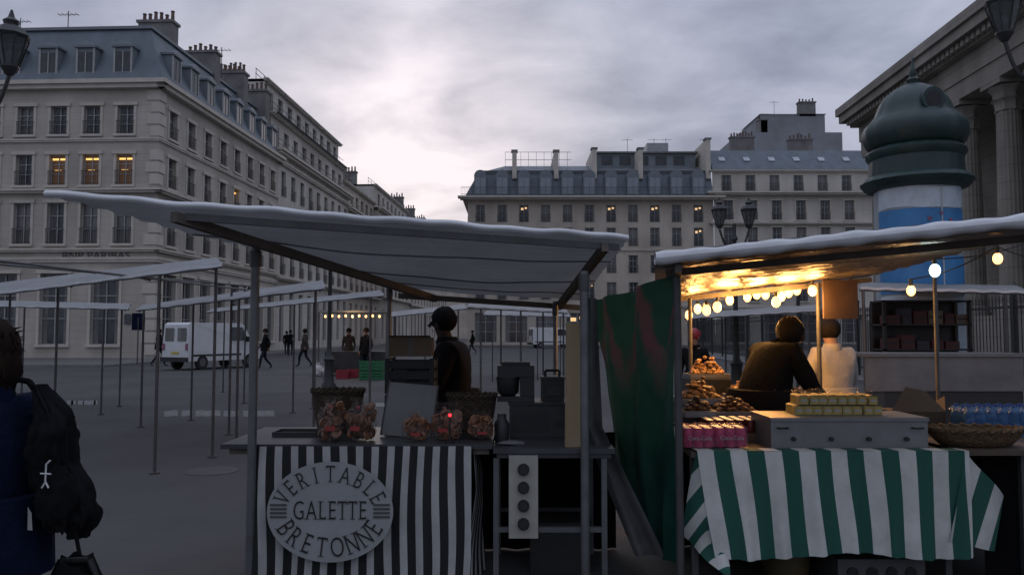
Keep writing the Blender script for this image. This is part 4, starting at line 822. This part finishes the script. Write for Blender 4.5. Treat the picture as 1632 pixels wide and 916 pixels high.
for (u,d,vt,r_) in ((1080,4.9,428,.025),(1305,7.1,450,.02),(1492,6.5,412,.016),(1100,7,475,.018)):
    x=gx(u,d); zt=pt(u,vt,d).z; b=MB(); b.tube((x,d,0),(x,d,zt),r_,GALVD,n=10); b.obj("post",FD,smooth=40)
b=MB(); x=gx(1760,4.5); b.tube((x,4.5,0),(x,4.5,2.2),.027,GALV,n=10); b.obj("post",FD)
for v in (.12,.97):
    b=MB(); beam(b,bil(q2,.03,v)+dz*.8,bil(q2,.99,v)+dz*.8,.035,.045,BEAM); b.obj("roof_crossbeam",FD)
b=MB(); beam(b,bil(q2,.06,0)+dz,bil(q2,.08,1)+dz,.04,.05,BEAM); b.obj("rafter",FD)
ya=4.88; X0=gx(1108,ya); X1=gx(1538,ya)
TT=mat("wood_counter",(.08,.058,.042),.6,0,.3,5)
b=MB(); b.box(X0-.03,X1,4.9,5.95,.83,.862,TT); b.obj("table_top",FD)
for x,y in ((X0,4.98),(X1-.1,4.98),(X0,5.9),(X1-.1,5.9),((X0+X1)/2,5.4)):
    b=MB(); b.box(x-.02,x+.02,y-.02,y+.02,0,.828,GALVD); b.obj("table_leg",FD)
b=MB(); b.sheet(lambda u,v:Vector((X0-.05+2.5*u,6.0+.02*math.sin(u*60),.85-.84*v)),80,4,DRP); b.obj("added_dark_backing",smooth=70,label="added black sheet standing in for shade behind the food counter",cat="cloth")  # added black sheet, painted shade below the food table
GW=stripes("green_white_stripe_cloth",(.50,.51,.48),(.010,.08,.057),.206,.5)
def c2(u,v):
    x=X0+(X1-X0)*u; return Vector((x+.10*v*(.9-u)*.9,ya-.014*math.sin(u*19)*(.3+v)-.014*math.sin(u*47+v)*v-.010*math.sin(u*90+2*v)*v-.04*v,.875-.63*v-.02*math.sin(u*9)*v))
b=MB(); b.sheet(c2,180,24,GW,lambda u,v:(u*(X1-X0)+.10+.006*math.sin(v*4+u*13),v)); b.sheet(lambda u,v:Vector((X0+(X1-X0)*u,ya+.14*v,.875-.004*v)),60,2,GW,lambda u,v:(u*(X1-X0)+.10,v)); b.obj("striped_cloth",FD,smooth=70)
fq=[pt(1110,721,4.88),pt(1160,880,4.86),pt(1162,925,4.74),pt(1084,850,5.0)]
b=MB(); b.sheet(lambda u,v:bil(fq,u,v)+Vector((.01*math.sin(u*9),.02*math.sin(u*8+v*5),0)),16,12,GW,lambda u,v:(u*.66+.3*v+.02,v)); b.obj("cloth_corner_fold",FD,smooth=70)
fq2=[pt(1538,717,4.88),pt(1600,790,5.1),pt(1585,878,5.0),pt(1514,862,4.84)]
b=MB(); b.sheet(lambda u,v:bil(fq2,u,v)+Vector((0,.02*math.sin(u*math.pi*2),0)),18,12,GW,lambda u,v:(u*.36+.06*v+.26,v)); b.obj("cloth_corner_fold",FD,smooth=70)
GR=root("steel_gas_griddle","long brushed steel griddle box with control knobs on the counter","griddle",(gx(1350,5.05),5.05,.865))
b=MB(); b.box(-.5,.5,0,.42,0,.17,STEEL); b.box(-.505,.505,-.012,.43,.172,.195,STEEL); b.obj("griddle_body",GR)
for k in range(4): b=MB(); b.tube((-.36+k*.24,-.02,.06),(-.36+k*.24,-.001,.06),.014,BLACK,n=12); b.obj("knob",GR)
for s in (-1,1): b=MB(); b.path([(s*.4,-.001,.13),(s*.4,-.03,.13),(s*.46,-.03,.13),(s*.46,-.001,.13)],.006,BLACK); b.obj("handle",GR)
# can packs
CANR=mat("pink_red_can",(.42,.03,.10),.35,.2,.15,4); CANT=mat("can_lid_aluminium",(.5,.5,.5),.35,.9); FILM=mat("shrink_film",(.48,.13,.22),.18,0,.5,14,.9,24,alpha=.30)
cb=MB(); cb.lathe([(.026,0),(.031,.01),(.031,.105),(.026,.118)],CANR,n=14); cb.lathe([(.026,.1185),(.024,.121)],CANT,n=14); cmh=cb.mesh("can",50)
for pk in range(2):
    PK=root("shrink_wrapped_can_pack","pink-red shrink-wrapped pack of drink cans on the counter","can pack",(gx(1137,5.0)-.1+pk*.205,4.99+.01*pk,.878),.03-.06*pk,"shrink-wrapped packs of drink cans")
    for i in range(3):
        for j in range(3): put(cmh,"can",PK,(-.066+i*.066,.035+j*.066,0))
    b=MB(); b.sheet(lambda u,v:Vector((-.1+.2*u,-.002-.006*abs(math.sin(u*9.5))-.003*noise.noise(Vector((u*10,v*8,pk))),.004+.127*v)),40,8,FILM); b.sheet(lambda u,v:Vector((-.1+.2*u,.21*v,.131+.004*math.sin(u*10)+.004*noise.noise(Vector((u*7,v*9,3+pk))))),30,10,FILM); b.obj("shrink_film",PK,smooth=60)
    b=MB(); b.text("Coca-Cola",.036,Matrix.Translation((0,-.013,.06))@RX,FRAME,.95); b.obj("pack_lettering",PK)
PK2=root("can_tray","cardboard tray of dark drink cans with shiny lids","can tray",(gx(1165,5.6),5.5,.862)); b=MB(); b.box(-.25,.25,-.13,.13,0,.01,CBD)
for s in (-1,1): b.box(-.25,.25,s*.13-.004,s*.13+.004,.01,.06,CBD); b.box(s*.25-.004,s*.25+.004,-.126,.126,.01,.06,CBD)
b.obj("tray",PK2)
cb=MB(); cb.lathe([(.026,0),(.031,.01),(.031,.12),(.026,.133)],mat("dark_red_can",(.12,.02,.02),.35,.3),n=12); cb.lathe([(.026,.1335),(.024,.136)],CANT,n=12); cm2=cb.mesh("can",50)
for i in range(7):
    for j in range(4): put(cm2,"can",PK2,(-.21+i*.069,-.1+j*.066,.011))
YEL=mat("yellow_packet",(.40,.29,.05),.5,0,.45,40,.3)
b=MB(); b.box(-.03,.03,-.09,.09,0,.055,YEL); b.box(-.02,.02,-.0915,-.0905,.018,.034,FRAME); b.sheet(lambda u,v:Vector((-.03+.06*u,-.09+.18*v,.0555+.008*math.sin(u*math.pi))),5,2,YEL); ym=b.mesh("yellow_packet")
for k in range(2):
    for i in range(9-k):
        put(ym,"yellow_packet",None,(gx(1264,5.3)+.064*i+.03*k,5.3+random.uniform(-.008,.008),1.062+.066*k),random.uniform(-.1,.1),None,"small yellow food packet with pale label on the griddle top","packet","pile of yellow food packets")
PWR=mat("clear_wrap",(.4,.4,.38),.15,0,.3,9,.9,25,alpha=.10)
b=MB(); b.sheet(lambda u,v:Vector((-.30+.60*u,-.1+.2*v,.145+.02*math.sin(u*14+v*4)*math.sin(v*3)+.012*noise.noise(Vector((u*16,v*6,0))))),40,10,PWR); b.sheet(lambda u,v:Vector((-.30+.60*u,-.1-.012*abs(noise.noise(Vector((u*18,v*5,0)))),.0+.14*v)),40,8,PWR); b.obj("plastic_wrap",loc=(gx(1325,5.3),5.3,1.062),smooth=70,label="crinkled clear plastic wrap over the yellow packets",cat="plastic wrap")
basket((gx(1555,5.15),5.2,.868),.30,.16,.085,"shallow round wicker basket at the end of the counter",mat("honey_wicker",(.12,.075,.035),.8,0,.4,22,.8,50))
b=MB(); b.box(gx(1475,5.2),gx(1720,5.2),4.98,6.3,.83,.862,TT); b.obj("side_counter",FD)
b=MB(); b.sheet(lambda u,v:Vector((gx(1560,5.1)+1.2*u,5.12+.03*math.sin(u*30),.828-.8*v)),50,4,DRP); b.obj("dark_side_cloth",FD,smooth=70)
for x in (gx(1620,5.05),gx(1700,5.05)): b=MB(); b.box(x-.02,x+.02,5.02,5.06,0,.828,GALVD); b.obj("table_leg",FD)
WBT=mat("clear_blue_bottle",(.04,.12,.28),.15,0,.3,6,alpha=.8); CAPB=mat("blue_bottle_cap",(.02,.07,.28),.4); BFM=mat("blue_wrap_film",(.05,.14,.32),.2,0,.5,9,.8,20,alpha=.45)
BPK=root("water_bottle_pack","blue shrink-wrapped pack of small water bottles on the counter","bottle pack",(gx(1545,5.6),5.6,.863))
bm=MB(); bm.lathe([(.034,0),(.038,.02),(.038,.15),(.03,.18),(.013,.195),(.013,.205)],WBT,n=12); bm.lathe([(.015,.2055),(.015,.22)],CAPB,n=10); bt=bm.mesh("bottle",60)
for i in range(9):
    for j in range(3): put(bt,"bottle",BPK,(i*.079,.04+j*.079,0))
b=MB(); b.sheet(lambda u,v:Vector((-.045+.72*u,-.002-.008*abs(math.sin(u*28)),.003+.17*v)),70,6,BFM); b.sheet(lambda u,v:Vector((-.045+.72*u,.245*v,.176+.04*abs(math.sin(u*28))*abs(math.sin(v*9.4)))),70,20,BFM); b.obj("wrap_film",BPK,smooth=60)
b=MB(); CBX=mat("brown_card_dark",(.05,.038,.026),.85)
b.box(-.2,.2,-.14,.14,0,.16,CBX); b.face([(-.2,-.14,.161),(.2,-.14,.161),(.12,-.02,.3),(-.02,-.0,.33)],CBX); b.face([(.2,-.14,.161),(.2,.14,.161),(.30,.05,.26)],CBX); b.face([(-.2,-.14,.161),(-.2,.14,.161),(-.33,.06,.2)],CBX)
b.obj("open_cardboard_box",loc=(gx(1450,5.9),5.95,.863),label="open brown cardboard box with raised flaps",cat="box")
b=MB(); b.box(gx(1060,7),gx(1400,7),6.75,7.15,.8,.83,TT) ; b.obj("rear_counter",FD)
for u in (1075,1390): b=MB(); x=gx(u,7); b.box(x-.02,x+.02,6.9,6.94,0,.798,GALVD); b.obj("table_leg",FD)
FOOD=mat("golden_pastry",(.26,.13,.04),.5,0,.6,14,.5); FOOD2=mat("dark_sausage",(.12,.055,.025),.4,0,.4,12)
def foodtray(u,d,z,w,dp,m,n,lab,hp=.09):
    r=root("food_tray",lab,"food tray",(gx(u,d),d,z),0,"trays of food on the lit stall"); b=MB(); b.box(-w/2,w/2,-dp/2,dp/2,0,.012,STEEL)
    for s in (-1,1): b.box(-w/2,w/2,s*dp/2-.004,s*dp/2+.004,.012,.045,STEEL); b.box(s*w/2-.004,s*w/2+.004,-dp/2+.005,dp/2-.005,.012,.045,STEEL)
    b.obj("tray",r); b=MB()
    for k in range(n):
        a=random.random()*6.28; q=random.random()**.5; b.blob((q*w*.44*math.cos(a),q*dp*.42*math.sin(a),.03+hp*(1-q)*random.random()*1.4+.02),(random.uniform(.015,.03),.022,.016),m,.5,3,k,n=8,k2=5)
    b.obj("pastries",r,smooth=60)
foodtray(1112,6.1,1.06,.34,.3,FOOD,110,"steel tray heaped with golden pastries",.14); foodtray(1165,5.9,.98,.34,.28,FOOD2,80,"steel tray of browned meat pieces")
foodtray(1125,6.9,1.2,.34,.25,FOOD,90,"raised tray of golden pastries under the bulbs",.14); foodtray(1305,5.9,.98,.3,.22,FOOD,70,"tray of golden food beside the griddle"); foodtray(1185,6.4,1.06,.3,.22,FOOD,80,"small tray heaped with golden food",.13)
foodtray(1110,5.7,1.0,.22,.2,FOOD2,40,"small tray of dark browned food")
b=MB(); x=gx(1110,5.7); b.box(x-.12,x+.12,5.64,5.795,.862,.998,DARK); b.obj("display_step",FD)
b=MB(); b.box(gx(1085,6.2),gx(1215,6.2),5.8,6.05,.862,.975,DARK); b.box(gx(1085,6.2),gx(1215,6.2),6.052,6.6,.862,1.055,DARK); b.obj("display_step",FD)
b=MB(); x=gx(1125,6.9); b.box(x-.18,x+.18,6.76,7.05,.831,1.198,DARK); b.obj("display_riser",FD)
b=MB(); x=gx(1305,5.9); b.box(x-.16,x+.16,5.78,5.95,.862,.978,DARK); b.obj("display_step",FD)
b=MB(); p0=pt(1312,446,6.9); p1=pt(1368,508,6.9); b.box(p0.x,p1.x,6.9,6.93,p1.z,p0.z,mat("hanging_wood_panel",(.06,.034,.018),.6,0,.3,5)); b.tube((p0.x+.05,6.915,p0.z),(p0.x+.05,6.915,p0.z+.08),.006,BLACK); b.tube((p1.x-.05,6.915,p0.z),(p1.x-.05,6.915,p0.z+.08),.006,BLACK); b.obj("hanging_panel",label="brown wooden panel hanging below the stall roof",cat="panel")
b=MB(); b.box(-.27,.27,-.15,.2,0,.2,mat("grey_crate",(.07,.07,.07),.6))
for k in range(4): b.tube((-.18+k*.12,-.16,.12),(-.18+k*.12,-.149,.12),.035,BLACK,n=12)
b.obj("ventilated_box",loc=(gx(1395,4.95),5.1,.0),label="grey box with round vent holes beneath the counter",cat="box")
b=MB(); b.box(-.35,.35,-.2,.2,0,.5,BLACK); b.box(-.36,.36,-.21,.21,.502,.53,DARK); b.obj("storage_box",loc=(gx(1300,5.6),5.7,0),label="black storage box beneath the striped counter",cat="box")
b=MB(); b.lathe([(.13,0),(.15,.1),(.15,.4),(.1,.48),(.05,.5),(.05,.56)],mat("dull_gas_bottle",(.07,.05,.02),.5),n=20); b.obj("gas_bottle",loc=(gx(1262,5.0),5.2,0),smooth=40,label="dull yellow gas bottle standing under the counter",cat="gas bottle")
def bulbstring(P,m,lab,r_=.026):
    r=root("string_light",lab,"string lights",P[0]); o=P[0]
    b=MB(); W=[]
    for a,c in zip(P[:-1],P[1:]):
        for k in range(5): t=k/5; W.append(a.lerp(c,t)-o+Vector((0,0,.08-.04*math.sin(t*math.pi))))
    W.append(P[-1]-o+Vector((0,0,.08)))
    b.path(W,.005,BLACK,n=4); b.obj("wire",r)
    for i,p in enumerate(P):
        b=MB(); b.tube(p-o+Vector((0,0,.03)),p-o+Vector((0,0,.085)),.014,BLACK,n=8); b.obj("lamp_socket",r)
        b=MB(); b.blob(p-o,(r_,r_,r_*1.3),m,n=12,k2=8); b.obj("light_bulb",r,smooth=80)
    return r
bs=[(1098,502,7.8),(1112,492,7.7),(1126,494,6.9),(1143,489,6.9),(1163,478,7.4),(1191,473,7.6),(1206,469,7.6),(1220,469,7.5),(1237,481,6.8),(1245,472,7.2),(1257,466,7.4),(1270,462,7.4),(1295,463,6.9)]
bulbstring([pt(*x) for x in bs],BULB,"row of warm glowing bulbs on a wire under the stall roof",.038)
bulbstring([pt(1452,463,5.6),pt(1590,412,5.2),pt(1700,430,5.0)],BULB,"warm bulbs on a sagging wire under the roof edge",.03)
bulbstring([pt(1490,431,5.4),pt(1660,398,5.2)],BULBW,"white bulb hanging on a black wire at the roof edge",.036)
for (u,v,d,pw,c) in ((1115,503,7.2,16,(1,.47,.13)),(1165,492,6.95,20,(1,.47,.13)),(1215,486,6.95,24,(1,.47,.13)),(1262,482,6.95,20,(1,.47,.13)),(1300,480,6.8,11,(1,.47,.13)),(1130,530,6.5,7,(1,.5,.15)),(1180,470,5.9,7,(1,.47,.13)),(1452,472,5.5,1.0,(1,.6,.25)),(1490,442,5.3,.8,(.8,1,.95))):
    l=bpy.data.lights.new("bulb_light",'POINT'); l.energy=pw; l.color=c; l.shadow_soft_size=.08; o=bpy.data.objects.new("bulb_light",l); COL.objects.link(o); o.location=pt(u,v,d)
l=bpy.data.lights.new("bulb_light",'POINT'); l.energy=14; l.color=(1,.6,.25); l.shadow_soft_size=.1; o=bpy.data.objects.new("bulb_light",l); COL.objects.link(o); o.location=(gx(570,30),28.8,2.1)
GPN=mat("dull_grey_panel",(.13,.132,.135),.6,0,.35,2)
BR=root("grey_panel_counter","dull grey panelled counter with pale edge beyond the food stall","counter",(gx(1380,8.8),8.8,0))
b=MB(); b.box(0,1.75,0,.05,.95,1.33,GPN); b.box(-.02,1.77,-.02,.6,1.332,1.37,GPN); b.obj("panel",BR)
b=MB(); b.box(0,1.75,.02,.06,.05,.945,DARK); b.obj("dark_skirt",BR)
for x in (.03,.6,1.17,1.72): b=MB(); b.box(x-.02,x+.02,.07,.11,0,1.33,GALVD); b.obj("post",BR)
SH=root("storage_shelf","dark metal shelving filled with small boxes behind the stalls","shelf",(gx(1478,11),11,0))
for x in (-.6,.6):
    for y in (0,.35): b=MB(); b.box(x-.02,x+.02,y-.02,y+.02,0,2.05,DARK); b.obj("shelf_post",SH)
for z in (1.0,1.35,1.7,2.03): b=MB(); b.box(-.62,.62,-.02,.38,z,z+.025,DARK); b.obj("shelf_board",SH)
b=MB(); b.box(-.62,.62,.385,.4,.3,2.03,BLACK); b.obj("shelf_back",SH)
BC=[mat("box_dull_red",(.07,.022,.022),.6),mat("box_dull_cream",(.13,.12,.095),.6),mat("box_dull_blue",(.035,.04,.06),.6)]
random.seed(5)
for z in (1.026,1.376,1.726):
    x=-.56
    while x<.46:
        w_=random.uniform(.1,.2); h_=random.uniform(.1,.22); b=MB(); b.box(0,w_,0,.2,0,h_,random.choice(BC)); b.box(.01,w_-.01,-.003,-.001,h_*.4,h_*.6,DARK); b.obj("small_carton",None,loc=(gx(1478,11)+x,11.02,z),label="small dull carton standing on the shelf",cat="box",group="cartons on the shelf"); x+=w_+.03
b=MB(); b.tube((0,0,0),(0,0,2.2),.03,GALVD); b.box(-.3,.3,-.02,.02,1.6,2.4,NAVY); b.obj("street_sign",loc=(gx(220,37),37,.12),label="dark rectangular sign on a metal post by the bank",cat="sign")
